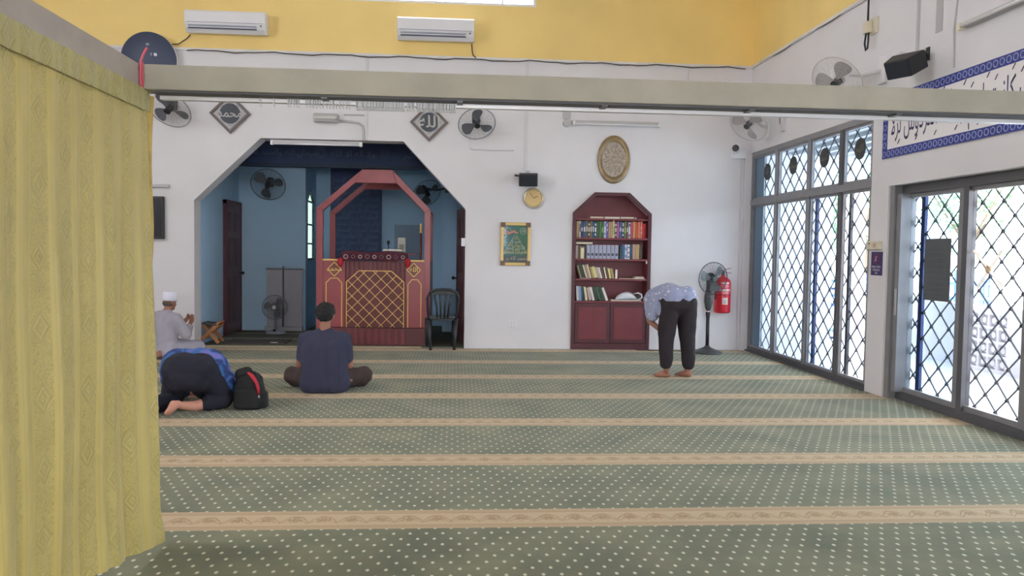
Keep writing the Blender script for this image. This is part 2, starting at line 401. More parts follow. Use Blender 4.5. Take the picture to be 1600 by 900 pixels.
struct('wall_niche_front_right', MB().box(-.20, .35, NY-.02, NY, 0, 3.6), blue_wall, 'blue back wall inside the arch behind the plastic chair', 'wall')
struct('wall_niche_right', MB().box(.20, .35, D+.3, NY, 0, 3.6), blue_wall, 'blue right side wall inside the arch', 'wall')
struct('ceiling_niche', MB().box(-3.85, .35, D+.3, NY+.12, 3.6, 3.7).box(-2.62, .35, NY+.12, 15.15, 3.6, 3.7), blue_wall, 'ceiling of the blue room inside the arch', 'ceiling')
carp2 = M('niche_carpet', (92, 96, 84), .95, var=.12, scale=7, bump=.2, bscale=200)
struct('floor_niche', MB().box(-3.85, .35, D+.16, 15.15, -.12, .004), carp2, 'dim grey green carpet inside the arch', 'floor')
for y0, y1 in ((12.55, 12.75), (13.4, 13.6)):
    tag(obj('carpet_band', MB().box(-3.69, -2.05, y0, y1, .004, .008), M('carpet_band_grey', (138, 134, 118), .95, var=.08, scale=20)), 'pale carpet band inside the arch '+('nearer the hall' if y0 < 13 else 'in front of the floor fan'), 'carpet')
# frieze across the niche
fr = thing('frieze', 'dark navy frieze band with faint calligraphy at the top of the arch', 'frieze', (-1.75, 13.6, 2.85), world=True)
obj('frieze_board', MB().box(-3.69, .19, 13.62, 13.72, 2.86, 3.59), navy, fr)
obj('frieze_ledge', MB().box(-3.69, .19, 13.58, 13.72, 2.80, 2.86), M('frieze_ledge_paint', (62, 76, 100), .6), fr)
frt = M('frieze_lettering', (104, 116, 146), .7, lum=1.3)
mb = MB()
f = lambda u, v: (u, 13.615, v)
mb.text(arabic('سبحان الله والحمد لله'), .135, lambda u, v: (u-2.86, 13.615, v+3.04), 1.0)
mb.text(arabic('ولا اله الا الله'), .15, lambda u, v: (u-1.72, 13.615, v+3.04), 1.0)
mb.text(arabic('والله اكبر'), .15, lambda u, v: (u-.62, 13.615, v+3.04), 1.0)
obj('frieze_lettering', mb, frt, fr, norm=False, kind='stuff')
for x, n in ((-2.27, 24), (-1.19, 4)):
    mb = MB(); mb.circle((x, 13.615, 3.05), (0, 1, 0), .085, .008, n); mb.circle((x, 13.615, 3.05), (0, 1, 0), .045, .007, n)
    obj('frieze_rosette', mb, frt, fr)
# slit window
w3 = thing('window_3', 'narrow bright slit window beside the red pulpit', 'window', (-2.6, 14.5, 1.2), world=True, kind='structure')
WS = [(14.16, 1.22), (14.86, 1.22), (14.86, 2.30), (14.51, 2.52), (14.16, 2.30)]
mb = MB(); mb.holed(WS, [[(14.20, 1.26), (14.82, 1.26), (14.82, 2.27), (14.51, 2.47), (14.20, 2.27)]], YZ, -2.615, -2.575); obj('window_frame', mb, alum_dk, w3)
for z in (1.52, 1.86, 2.27): obj('glazing_bar', MB().box(-2.61, -2.58, 14.20, 14.82, z-.014, z+.014), alum_dk, w3)
obj('pane', MB().prism([(14.20, 1.26), (14.82, 1.26), (14.82, 2.27), (14.51, 2.47), (14.20, 2.27)], YZ, -2.598, -2.594), glass_mat('green_dark_glass', (.27, .33, .29), .0), w3)  # clear pane, tint darkened to cut the daylight reaching the recess
# door on the niche's left wall
def panel_door(name, label, loc, rotz, wd, ht, handle_side=1):
    d = thing(name, label, 'door', loc, rotz, kind='structure')
    obj('door_leaf', MB().box(0, wd, -.02, .02, .02, ht), door_wood, d, bevel=.003)
    for a, b in ((.08, wd/2-.04), (wd/2+.04, wd-.08)):
        for z0, z1 in ((.18, .95), (1.1, ht-.55), (ht-.45, ht-.14)):
            for s in (-1, 1):
                obj('door_panel', MB().box(a, b, s*.020, s*.032, z0, z1), mahog_dk, d, bevel=.006)
    for s in (-1, 1):
        mb = MB().cyl((wd-.06, s*.02, 1.0), (wd-.06, s*.06, 1.0), .012, 10); mb.sphere((wd-.06, s*.075, 1.0), .028)
        obj('handle', mb, M('dark_knob', (48, 46, 52), .35, .6), d, smooth=True)
    return d
door2 = panel_door('door_2', 'dark brown panelled wooden door on the blue left side wall', (-3.672, 13.07, 0), PI/2, .80, 2.14)
obj('door_frame', MB().box(-.06, 0, -.028, .04, 0, 2.2).box(.80, .86, -.028, .04, 0, 2.2).box(-.06, .86, -.028, .04, 2.14, 2.2), mahog_dk, door2)
door3 = panel_door('door_3', 'dark wooden door standing ajar behind the plastic chair', (.165, 11.92, 0), math.radians(98), .78, 2.08)
lk = tag(obj('lock_box', MB().box(.10, .158, 11.55, 11.598, 1.50, 1.62), whitepl, bevel=.006), 'small white lock box on the arch edge beside the dark door', 'lock')

# ---- aluminium grille window and sliding door on the right
def clip_diag(y0, y1, z0, z1, c, s):
    # line z = s*(y)+c clipped to the rectangle
    pts = []
    for y in (y0, y1):
        z = s*y+c
        if z0-1e-9 <= z <= z1+1e-9: pts.append((y, z))
    for z in (z0, z1):
        y = (z-c)/s
        if y0 < y < y1: pts.append((y, z))
    if len(pts) < 2: return None
    pts.sort(); return pts[0], pts[-1]
PIT, PITZ = .27, .256
def lattice(parent, x, y0, y1, z0, z1, blue=True):
    s = PITZ/PIT
    for sg in (1, -1):
        a, b = (z0-s*y1, z1-s*y0) if sg > 0 else (z0+s*y0, z1+s*y1)
        k0 = math.ceil((a-s*0)/PITZ); k = k0
        while k*PITZ < b:
            seg = clip_diag(y0, y1, z0, z1, k*PITZ, sg*s)
            if seg and math.dist(*seg) > .04:
                (ya, za), (yb, zb) = seg; xx = x+(.006 if sg > 0 else -.006)
                obj('grille_bar', MB().bar((xx, ya, za), (xx, yb, zb),   .008, .011, up=(1, 0, 0)), grille_m, parent)
            k += 1
    mb = MB(); n = 0
    for i in range(int(y0/PIT*2)-1, int(y1/PIT*2)+2):
        for j in range(int(z0/PITZ*2)-1, int(z1/PITZ*2)+2):
            # crossing of z=s*y+k1 and z=-s*y+k2
            y, z = i*PIT/2, j*PITZ/2
            if (i+j) % 2 == 0 and y0+.01 < y < y1-.01 and z0+.01 < z < z1-.01:
                mb.cyl((x-.011, y, z), (x+.011, y, z), .0145, 8); n += 1
    if n: obj('rivets', mb, grille_m, parent, kind='stuff')
win = thing('window_2', 'floor length aluminium window with diamond grilles beside the corner', 'window', (4.44, 9.84, 0), world=True, kind='structure')
X0, X1 = 4.405, 4.475
mb = MB().box(X0, X1, 8.12, 11.55, 0, .07); obj('bottom_rail', mb, alum_dk, win)
obj('top_rail', MB().box(X0, X1, 8.12, 11.55, 2.88, 2.95), alum, win)
obj('transom_rail', MB().box(X0-.01, X1, 8.12, 11.55, 2.17, 2.25), alum, win)
for y in (11.51, 8.12): obj('jamb', MB().box(X0, X1, y, y+.04, .07, 2.88), alum, win)
edges = [8.16, 8.83, 9.66, 10.66, 11.51]
for y in edges[1:4]: obj('mullion', MB().box(X0, X1, y-.035, y+.035, .07, 2.17).box(X0, X1, y-.035, y+.035, 2.25, 2.88), alum if y != 8.83 else alum_dk, win)
oval_m = M('dark_vinyl_disc', (52, 54, 58), .5); oval_t = M('disc_lettering', (120, 118, 104), .6)
disc_words = ['اللهم', 'الحمد', 'سبحان', 'الله']
for i in range(4):
    y0, y1 = edges[i]+(0 if i == 0 else .035), edges[i+1]-(0 if i == 3 else .035)
    for nm, z0, z1 in (('lower', .07, 2.17), ('upper', 2.25, 2.88)):
        sash = obj('sash', MB().box(4.425, 4.455, y0, y0+.03, z0, z1).box(4.425, 4.455, y1-.03, y1, z0, z1).box(4.425, 4.455, y0+.03, y1-.03, z0, z0+.03).box(4.425, 4.455, y0+.03, y1-.03, z1-.03, z1), alum, win)
        obj('pane', MB().box(4.438, 4.442, y0+.03, y1-.03, z0+.03, z1-.03), tint_glass if (i, nm) != (0, 'lower') else clear_glass, sash)
        lattice(sash, 4.50, y0, y1+(.07 if i < 3 else .03), z0, z1)
        if nm == 'lower' and i in (0, 1):
            yy = y1-.03 if i == 1 else y1-.05
            obj('grille_stile', MB().box(4.485, 4.515, yy-.05, yy, z0, z1), grille_blue if i == 1 else grille_m, sash)
        if nm == 'upper':
            yc = (10.95, 10.20, 9.33, 8.50)[3-i] if False else {0: 8.44, 1: 9.28, 2: 10.16, 3: 11.02}[i]
            mb = MB().cyl((4.428, yc, 2.62), (4.434, yc, 2.62), .118, 32); mb.mi = 1; mb.text(arabic(disc_words[i]), .11, lambda u, v: (4.4265, yc-u, 2.62+v), .8); ds = obj('window_disc', mb, [oval_m, oval_t], sash, norm=False)
obj('filler_panel', MB().box(4.446, 4.456, 11.17, 11.51, .10, 2.14).box(4.446, 4.456, 11.17, 11.51, 2.28, 2.86), M('filler_grey', (150, 158, 168), .5, lum=1.7), win)
obj('sill_strip', MB().box(4.37, 4.405, 8.12, 11.55, 0, .02), alum_dk, win)

dr = thing('door_1', 'aluminium sliding door with diamond grilles and glass on the right', 'door', (4.54, 5, 0), world=True, kind='structure')
DX0, DX1 = 4.50, 4.60
obj('threshold', MB().box(DX0, DX1, 2.0, 7.78, 0, .08), alum_dk, dr)
obj('head_rail', MB().box(DX0, DX1, 2.0, 7.78, 2.07, 2.16), alum_dk, dr)
obj('jamb', MB().box(4.42, DX1, 7.70, 7.78, 0, 2.16), alum, dr)
obj('jamb', MB().box(4.44, DX1, 7.61, 7.69, 0.08, 2.07), alum, dr)
obj('lock_plate', MB().box(4.43, 4.44, 7.63, 7.66, .85, 1.12), M('lock_plate_steel', (196, 196, 200), .4, .5), dr, bevel=.003)
stiles = [(6.74, 6.82), (6.66, 6.73), (5.90, 5.97), (5.8, 5.88), (4.9, 4.98), (4.0, 4.08), (3.0, 3.08), (2.0, 2.08)]
for i, (a, b) in enumerate(stiles): obj('stile', MB().box(DX0+(.0 if i % 2 else .02), DX1-(.02 if i % 2 else 0), a, b, .08, 2.07), alum if i != 1 else alum_dk, dr)
pan = [(6.82, 7.61, True), (5.97, 6.66, False), (4.98, 5.8, True), (4.08, 4.9, True), (3.08, 4.0, True), (2.08, 3.0, True)]
for i, (a, b, gl) in enumerate(pan):
    lf = obj('sliding_leaf', MB().box(4.53, 4.57, a, b, .08, .13).box(4.53, 4.57, a, b, 2.03, 2.07), alum, dr)
    obj('pane', MB().box(4.544, 4.548, a, b, .13, 2.03), tint_glass if gl else clear_glass, lf)
    lattice(lf, 4.60, a, b+.08, .08, 2.07)
    if i == 0: obj('grille_stile', MB().box(4.585, 4.615, 7.44, 7.50, .08, 2.07), grille_blue, lf)
ns = tag(obj('notice_sheet', MB().box(4.536, 4.541, 6.94, 7.34, 1.03, 1.62), M('dark_notice', (88, 92, 98), .6, var=.1, scale=5)), 'dark grey notice sheet stuck on the sliding door glass', 'sign')
mb = MB()
for k in range(9): mb.box(4.533, 4.536, 7.0, 7.30-.06*(k % 3), 1.10+k*.055, 1.112+k*.055)
obj('notice_lines', mb, M('notice_line_grey', (92, 96, 100), .6), ns)
tp = thing('tape_cross', 'beige tape cross with an orange dot on the clear door pane', 'tape', (4.538, 6.42, 1.35), world=True)
tm = M('beige_tape', (222, 208, 196), .7)
obj('tape_strip', MB().bar((4.540, 6.62, 1.51), (4.540, 6.22, 1.19), .004, .035, up=(1, 0, 0)), tm, tp)
obj('tape_strip', MB().bar((4.537, 6.26, 1.51), (4.537, 6.56, 1.17), .003, .03, up=(1, 0, 0)), tm, tp)
obj('sticker', MB().cyl((4.531, 6.42, 1.345), (4.535, 6.42, 1.345), .035, 8), M('orange_sticker', (214, 178, 120), .6), tp)

# ================================================================== OUTSIDE
tile_w = M('porch_tiles', (222, 224, 226), .35, var=.04, scale=3, lum=1.1)
struct('floor_porch', MB().box(4.56, 6.95, -2, 13.4, -.14, -.01), tile_w, 'white tiled porch floor outside the grilles', 'floor')
struct('ground', MB().box(-40, 60, -30, 70, -.4, -.16), M('yard_concrete', (214, 214, 210), .9, var=.06, scale=.5), 'pale concrete yard outside', 'ground')
struct('wall_porch_end', MB().box(4.56, 5.72, 11.62, 13.4, -.14, 3.0), white, 'white wall closing the porch outside the left grille panels', 'wall')
struct('pillar_porch', MB().box(4.57, 4.61, 11.50, 11.618, -.14, 2.975), M('grey_render', (128, 136, 146), .8), 'grey pillar outside the left edge of the grille window', 'pillar')
struct('post_porch', MB().box(6.62, 6.95, 12.95, 13.25, -.14, 3.0), white, 'white porch post beside the outer gate', 'pillar')
roof_m = M('porch_roof_sheet', (206, 210, 214), .6)
rf = struct('roof_porch', MB().box(4.57, 7.4, -2, 13.4, 2.98, 3.04), roof_m, 'white porch roof with ribbed underside', 'roof')
for k in range(9):
    x = 4.75+k*.3; obj('roof_rib', MB().box(x, x+.05, -2, 13.4, 2.93, 2.98), roof_m, rf)
lw = struct('wall_porch', MB().box(6.8, 6.95, -2, 9.22, -.14, .82).box(6.8, 6.95, 9.94, 12.95, -.14, .82).box(6.8, 6.95, 9.22, 9.94, -.14, .02).box(6.8, 6.95, 9.22, 9.94, .74, .82), white, 'low white porch wall with a panel of pierced blocks', 'wall')
def block():
    mb = MB(); o = .09
    mb.box(0, .15, -o, o, -o, -o+.018).box(0, .15, -o, o, o-.018, o).box(0, .15, -o, -o+.018, -o+.018, o-.018).box(0, .15, o-.018, o, -o+.018, o-.018)
    mb.bar((.075, -o+.018, -o+.018), (.075, o-.018, o-.018), .13, .02, up=(1, 0, 0)).bar((.075, -o+.018, o-.018), (.075, o-.018, -o+.018), .11, .02, up=(1, 0, 0))
    mb.cyl((.01, 0, 0), (.14, 0, 0), .04, 8)
    return mb
blk0 = None
for i in range(4):
    for j in range(4):
        if blk0 is None:
            blk0 = obj('breeze_block', block(), white, lw); bo = blk0
        else:
            bo = blk0.copy(); COL.objects.link(bo); bo.parent = lw
        bo.location = (6.8, 9.31+i*.18, .11+j*.18)
# outer gate
gt = thing('porch_gate', 'low blue framed gate with a diamond grille outside the window', 'gate', (6.27, 13.06, 0), world=True)
blue_m = M('blue_painted_steel', (72, 104, 172), .5, lum=1.1)
obj('gate_frame', MB().box(6.02, 6.06, 13.04, 13.08, -.01, .92).box(6.52, 6.56, 13.04, 13.08, -.01, .92).box(6.06, 6.52, 13.04, 13.08, .86, .90).box(6.06, 6.52, 13.04, 13.08, 0.02, .06), grille_blue, gt)
for k in range(-3, 5):
    for sg in (1, -1):
        pts = []
        c = .46+k*.17
        a = (6.06, c-sg*.26); b = (6.52, c+sg*.26)
        if min(a[1], b[1]) < .06 or max(a[1], b[1]) > .86: continue
        obj('gate_bar', MB().bar((a[0], 13.06+sg*.004, a[1]), (b[0], 13.06+sg*.004, b[1]), .008, .012, up=(0, 1, 0)), grille_m, gt)
tag(obj('gate_post', MB().box(5.92, 6.0, 13.0, 13.08, -.14, 3.0), grille_blue), 'tall blue post beside the outer gate', 'post')
# blue metal racks out in the yard
def rack(loc, label, n):
    r = thing('steel_rack', label, 'rack', loc, group=None)
    x = n*.18
    mb = MB()
    for z in (.55, .75, 1.05): mb.box(0, x, -.03, .03, z, z+.06)
    obj('rail', mb, blue_m, r)
    for k in range(n+1): obj('upright', MB().box(k*.18-.025, k*.18+.025, -.025, .025, 0, 1.35-.1*(k % 2)), blue_m, r)
    for k in range(2): obj('leg', MB().box(k*x-.04, k*x+.04, -.3, .3, 0, .06), blue_m, r)
    for k in range(n): obj('slat', MB().box(k*.18+.05, k*.18+.13, -.02, .02, .62, 1.2), blue_m if k % 3 else whitepl, r)
rack((7.25, 15.9, -.16), 'blue steel rack in the yard seen above the outer gate', 4)
rack((8.15, 15.4, -.16), 'blue steel rack in the yard seen right of the white porch post', 3)
rack((9.35, 15.2, -.16), 'long blue steel rack in the yard seen through the sliding door', 8)
tag(obj('blue_tank', MB().lathe([(.0, 0), (.30, 0), (.30, 1.1), (.26, 1.2), (0, 1.22)], 20, Matrix.Translation((6.7, 15.4, -.16))), M('blue_plastic', (70, 140, 200), .4, lum=1.1), smooth=True), 'light blue drum standing behind the tall gate post', 'drum')
# slim rails on the low porch wall
rl = thing('porch_railing', 'thin white rails above the low porch wall behind the sliding door', 'railing', (6.87, 6, .82), world=True)
for k in range(8): obj('rail', MB().cyl((6.87, 2, .98+k*.115), (6.87, 9.2, .98+k*.115), .007, 6), M('rail_grey', (150, 152, 156), .5), rl)
for y in (2.0, 5.6, 9.2): obj('rail_post', MB().box(6.855, 6.885, y-.015, y+.015, .82, 1.85), whitepl, rl)
# trees
leaf_m = M('leaf_green', (124, 158, 124), .7, var=.2, scale=1.5, lum=1.2); bark = M('bark', (104, 92, 80), .9, var=.2)
def tree(x, y, h, r, label):
    t = thing('tree', label, 'tree', (x, y, -.16), group='trees beyond the yard')
    tr_ = MB().tube([(0, 0, 0), (.05, .02, h*.35), (-.03, .05, h*.7)], [.16, .12, .06], 10)
    for k in range(4):
        a = k*1.6; tr_.tube([(0, 0, h*.4), (math.cos(a)*r*.4, math.sin(a)*r*.4, h*.62), (math.cos(a)*r*.7, math.sin(a)*r*.7, h*.8)], [.06, .04, .02], 6)
    obj('trunk', tr_, bark, t, smooth=True)
    mb = MB(); rnd = random.Random(int(x*100+y))
    cl = [(rnd.gauss(0, r*.45), rnd.gauss(0, r*.45), h*.75+rnd.gauss(0, h*.14), rnd.uniform(.3, .55)*r) for _ in range(16)]
    for cx, cy_, cz, cr in cl:
        for _ in range(85):
            d = Vector((rnd.gauss(0, 1), rnd.gauss(0, 1), rnd.gauss(0, 1))).normalized()*cr*rnd.uniform(.6, 1.05)
            c = Vector((cx, cy_, cz))+d; u = Vector((rnd.gauss(0, 1), rnd.gauss(0, 1), rnd.gauss(0, .6))).normalized(); v = u.orthogonal()
            L = rnd.uniform(.10, .2)
            mb.poly([c-u*L, c-v*L*.4, c+u*L, c+v*L*.4])
    obj('crown', mb, leaf_m, t, kind='stuff', norm=False)
tree(13.2, 24.5, 4.6, 2.0, 'pale green tree beyond the yard seen in the third grille panel')
tree(18.6, 27.5, 5.0, 2.2, 'pale green tree beyond the yard seen in the fourth grille panel')
tree(18.4, 19.6, 4.6, 1.7, 'pale green tree beyond the yard seen at the left of the sliding door')
tree(25.4, 23.0, 5.6, 2.4, 'pale green tree beyond the yard seen behind the dark notice sheet')

# ================================================================== BEAMS, CURTAIN, TRACK
bm_ = thing('curtain_beam', 'long grey boxed beam carrying the curtain track across the hall', 'beam', (1.5, 3.85, 2.16), world=True)
obj('beam_board', MB().box(-1.45, 4.40, 3.80, 3.92, 2.165, 2.28), beam_m, bm_, bevel=.004)
obj('under_beam_shade', MB().box(-1.40, 4.40, 3.815, 3.90, 2.156, 2.165), M('track_shadow_grey', (84, 84, 92), .6), bm_)  # dark strip, shade beneath the beam put into its colour
obj('curtain_track', MB().box(-1.40, 4.40, 3.90, 3.935, 2.138, 2.160), track_m, bm_)
for x in (-.62, .02, .72, 1.45, 2.2, 2.95): obj('track_bracket', MB().box(x-.014, x+.014, 3.82, 3.90, 2.149, 2.156), M('bracket_steel', (98, 98, 106), .4, .5), bm_)
lb_ = thing('side_beam', 'grey boxed beam above the yellow curtain running towards the viewer', 'beam', (-1.5, 1.8, 2.17), world=True)
obj('beam_board', MB().box(-1.57, -1.452, .2, 3.798, 2.172, 2.28), beam_dk, lb_, bevel=.004)
# gliders bunched along the track
def glider():
    mb = MB().box(-.003, .003, -.006, .006, -.026, .0)
    mb.circle((0, 0, -.035), (1, 0, .3), .009, .002, 12, 4); return mb
xs_ = []
rg = random.Random(3)
ORD_ = 'first second third fourth fifth sixth seventh eighth ninth tenth eleventh twelfth thirteenth fourteenth'.split()
for k in range(2): xs_.append((-.93+.063*k, 'a loose curtain glider hanging alone near the left end of the track', None))
for k in range(5): xs_.append((-.80+.012*k, ORD_[k]+' curtain glider from the left in the small left cluster under the beam', 'gliders of the small left cluster'))
for k in range(14): xs_.append((-.715+.0158*k, ORD_[k]+' curtain glider from the left in the spaced row under the beam', 'gliders of the spaced row'))
for k in range(34): xs_.append((-.475+.0068*k, 'curtain glider in the dense bunch above the wall lamp arm', 'gliders of the dense bunch'))
for k in range(3): xs_.append((-.232+.014*k, ORD_[k]+' curtain glider from the left in the loose trio by the diamond frame', 'gliders of the loose trio'))
for k in range(26): xs_.append((-.185+.0072*k, 'curtain glider in the bunch over the top of the second diamond frame', 'gliders of the bunch over the diamond frame'))
gl0 = None
for i, (x, lab, grp) in enumerate(xs_):
    if i == 0: lab = 'lone curtain glider nearest the curtain corner on the track'
    if i == 1: lab = 'second lone curtain glider from the curtain corner on the track'
    if gl0 is None: g_ = gl0 = obj('curtain_glider', glider(), hook_m)
    else:
        g_ = gl0.copy(); COL.objects.link(g_)
    drop = 2.154 if (x > -.49) else 2.160
    g_.location = (x, 3.893, drop); g_.rotation_euler = (0, 0, rg.uniform(-.5, .5))
    if 'group' in g_: del g_['group']
    tag(g_, lab, 'curtain glider', grp)

def curtain_mat(name, base, dark, dens=1.0):
    mat = bpy.data.materials.new(name); mat.use_nodes = True; t = NT(mat); p = t.n['Principled BSDF']
    uv = t.new('ShaderNodeUVMap'); U, V, _ = t.sep(uv.outputs[0])
    P = uv.outputs[0]
    per, wv = .20/dens, .27/dens
    fu = t.m('MULTIPLY', t.m('SUBTRACT', t.m('FRACT', t.m('ADD', t.m('DIVIDE', U, per), 20.3)), .5), per)
    colid = t.m('FLOOR', t.m('ADD', t.m('DIVIDE', U, per), 20.3))
    fv = t.m('MULTIPLY', t.m('SUBTRACT', t.m('FRACT', t.m('ADD', t.m('DIVIDE', V, wv), t.m('MULTIPLY', colid, .5))), .5), wv)
    nz = t.m('MULTIPLY', t.m('SUBTRACT', t.noise(70, P, 2), .5), .05)
    au = t.m('ABSOLUTE', fu); av = t.m('ABSOLUTE', fv)
    dia = t.m('ADD', t.m('ADD', t.m('DIVIDE', au, .048), t.m('DIVIDE', av, .062)), nz)
    ring1 = t.m('SUBTRACT', 1.0, t.step(t.m('ABSOLUTE', t.m('SUBTRACT', dia, .92)), .10, .2))
    ring2 = t.m('SUBTRACT', 1.0, t.step(t.m('ABSOLUTE', t.m('SUBTRACT', dia, .45)), .10, .2))
    core = t.m('LESS_THAN', dia, .17)
    inside = t.m('LESS_THAN', au, .05)
    outer = t.m('MULTIPLY', t.m('GREATER_THAN', dia, 1.15), inside)
    vor = t.new('ShaderNodeTexNoise'); vor.inputs['Scale'].default_value = 38; vor.inputs['Detail'].default_value = 2; vor.inputs['Distortion'].default_value = 2.2; t.l.new(P, vor.inputs['Vector'])
    scro = t.m('MULTIPLY', outer, t.m('SUBTRACT', 1.0, t.step(t.m('ABSOLUTE', t.m('SUBTRACT', vor.outputs['Fac'], .5)), .03, .07)))
    patt = t.m('MINIMUM', 1.0, t.m('ADD', t.m('ADD', t.m('MAXIMUM', ring1, ring2), core), scro))
    stripe = t.m('LESS_THAN', t.m('ABSOLUTE', t.m('SUBTRACT', au, .068)), .003)
    fine = t.noise(300, P, 1); big = t.step(t.noise(2.5, P, 3), .3, .7)
    c = t.mix(big, base, tuple(v*1.12 for v in base)); c = t.mix(t.m('MULTIPLY', patt, .38), c, dark); c = t.mix(t.m('MULTIPLY', stripe, .18), c, dark); c = t.mix(t.m('MULTIPLY', fine, .15), c, dark)
    t.put(p.inputs['Base Color'], c); p.inputs['Roughness'].default_value = .48; p.inputs['Sheen Weight'].default_value = .2
    h = t.m('ADD', t.m('MULTIPLY', patt, .8), t.m('MULTIPLY', fine, .1))
    t.put(p.inputs['Normal'], t.bump(h, .5, .004)); mat.diffuse_color = (*base, 1); return mat
cur_m = curtain_mat('yellow_damask', tuple(v*1.0 for v in lin(186, 168, 98)), lin(132, 126, 76))
head_m = curtain_mat('yellow_damask_heading', tuple(v*.95 for v in lin(172, 162, 100)), lin(112, 108, 62), 1.6)
def cloth(name, fn, nu, nv, u0, u1, v0, v1, mat, parent=None, thick=.002):
    b = bmesh.new(); uvl = b.loops.layers.uv.new('UVMap'); g = {}
    for i in range(nu+1):
        for j in range(nv+1):
            u = u0+(u1-u0)*i/nu; v = v0+(v1-v0)*j/nv; g[i, j] = (b.verts.new(Vector(fn(u, v))), u, v)
    for i in range(nu):
        for j in range(nv):
            q = [g[i, j], g[i+1, j], g[i+1, j+1], g[i, j+1]]; f = b.faces.new([a[0] for a in q]); f.smooth = True
            for l, a in zip(f.loops, q): l[uvl].uv = (a[1], a[2])
    off = off_of(parent)
    if off is not None: bmesh.ops.translate(b, verts=b.verts[:], vec=-off)
    me = bpy.data.meshes.new(name); b.to_mesh(me); b.free(); me.materials.append(mat)
    o = bpy.data.objects.new(name, me); COL.objects.link(o); o.parent = parent; return o
ct = thing('curtain', 'tall yellow damask curtain hanging from the side beam at the left', 'curtain', (-1.45, 2.2, 0), world=True)
def smooth01(t): t = max(0, min(1, t)); return t*t*(3-2*t)
def cur_fn(u, v):              # u metres along the beam, towards the viewer from the corner; v height
    y = 3.86-u*.93
    fold = .62*(.016*math.sin(u*15.5+.6*math.sin(u*4))+.010*math.sin(u*33+1.3)+.006*math.sin(u*61))
    fall = 1-v/2.16
    k = .35+.95*smooth01(fall*1.6)
    x = -1.447+fold*k
    edge = math.exp(-(u/.22)**2)
    x += edge*(.034*smooth01(fall*1.5)+.012*math.exp(-((v-.05)/.1)**2))
    y += edge*(.05*math.exp(-(v/.12)**2))
    z = v+max(0, .15*(min(u, 1.0)-.06))*(1-v/2.16)
    x += .02*math.sin(v*4+u*5)*fall*.5
    return (x, y, z)
cloth('drape', cur_fn, 330, 90, 0, 3.7, .012, 2.10, cur_m, ct)
def head_fn(u, v):
    y = 3.865-u*.93
    return (-1.433+.0014*math.sin(u*40+.5*math.sin(u*9))+.001*math.sin(u*83), y, v+.0006*math.sin(u*55))
cloth('heading_band', head_fn, 330, 8, 0, 3.7, 2.07, 2.17, head_m, ct)
def side_fn(u, v):
    k = smooth01((v-1.2)/.5); a = u*2*PI
    r = .020+.022*k*(.6+.4*math.sin(v*6))
    return (-1.468+r*math.cos(a)*1.1, 3.905+r*math.sin(a)*.7, v)
cloth('gathered_edge', side_fn, 20, 40, 0, 1, .06, 2.15, M('damask_reverse', (172, 148, 78), .6, var=.15, scale=12, lum=1.15), ct)
tag(obj('tie_cord', MB().tube([(-1.42, 3.80, 2.352), (-1.428, 3.785, 2.325), (-1.440, 3.78, 2.29), (-1.445, 3.785, 2.24), (-1.444, 3.785, 2.19), (-1.440, 3.79, 2.162)], .0055, 8).tube([(-1.434, 3.786, 2.285), (-1.436, 3.788, 2.23), (-1.435, 3.79, 2.17)], .004, 8), M('red_cord', (206, 92, 112), .6), smooth=True), 'pink red cord tied over the beam corner above the curtain', 'cord')

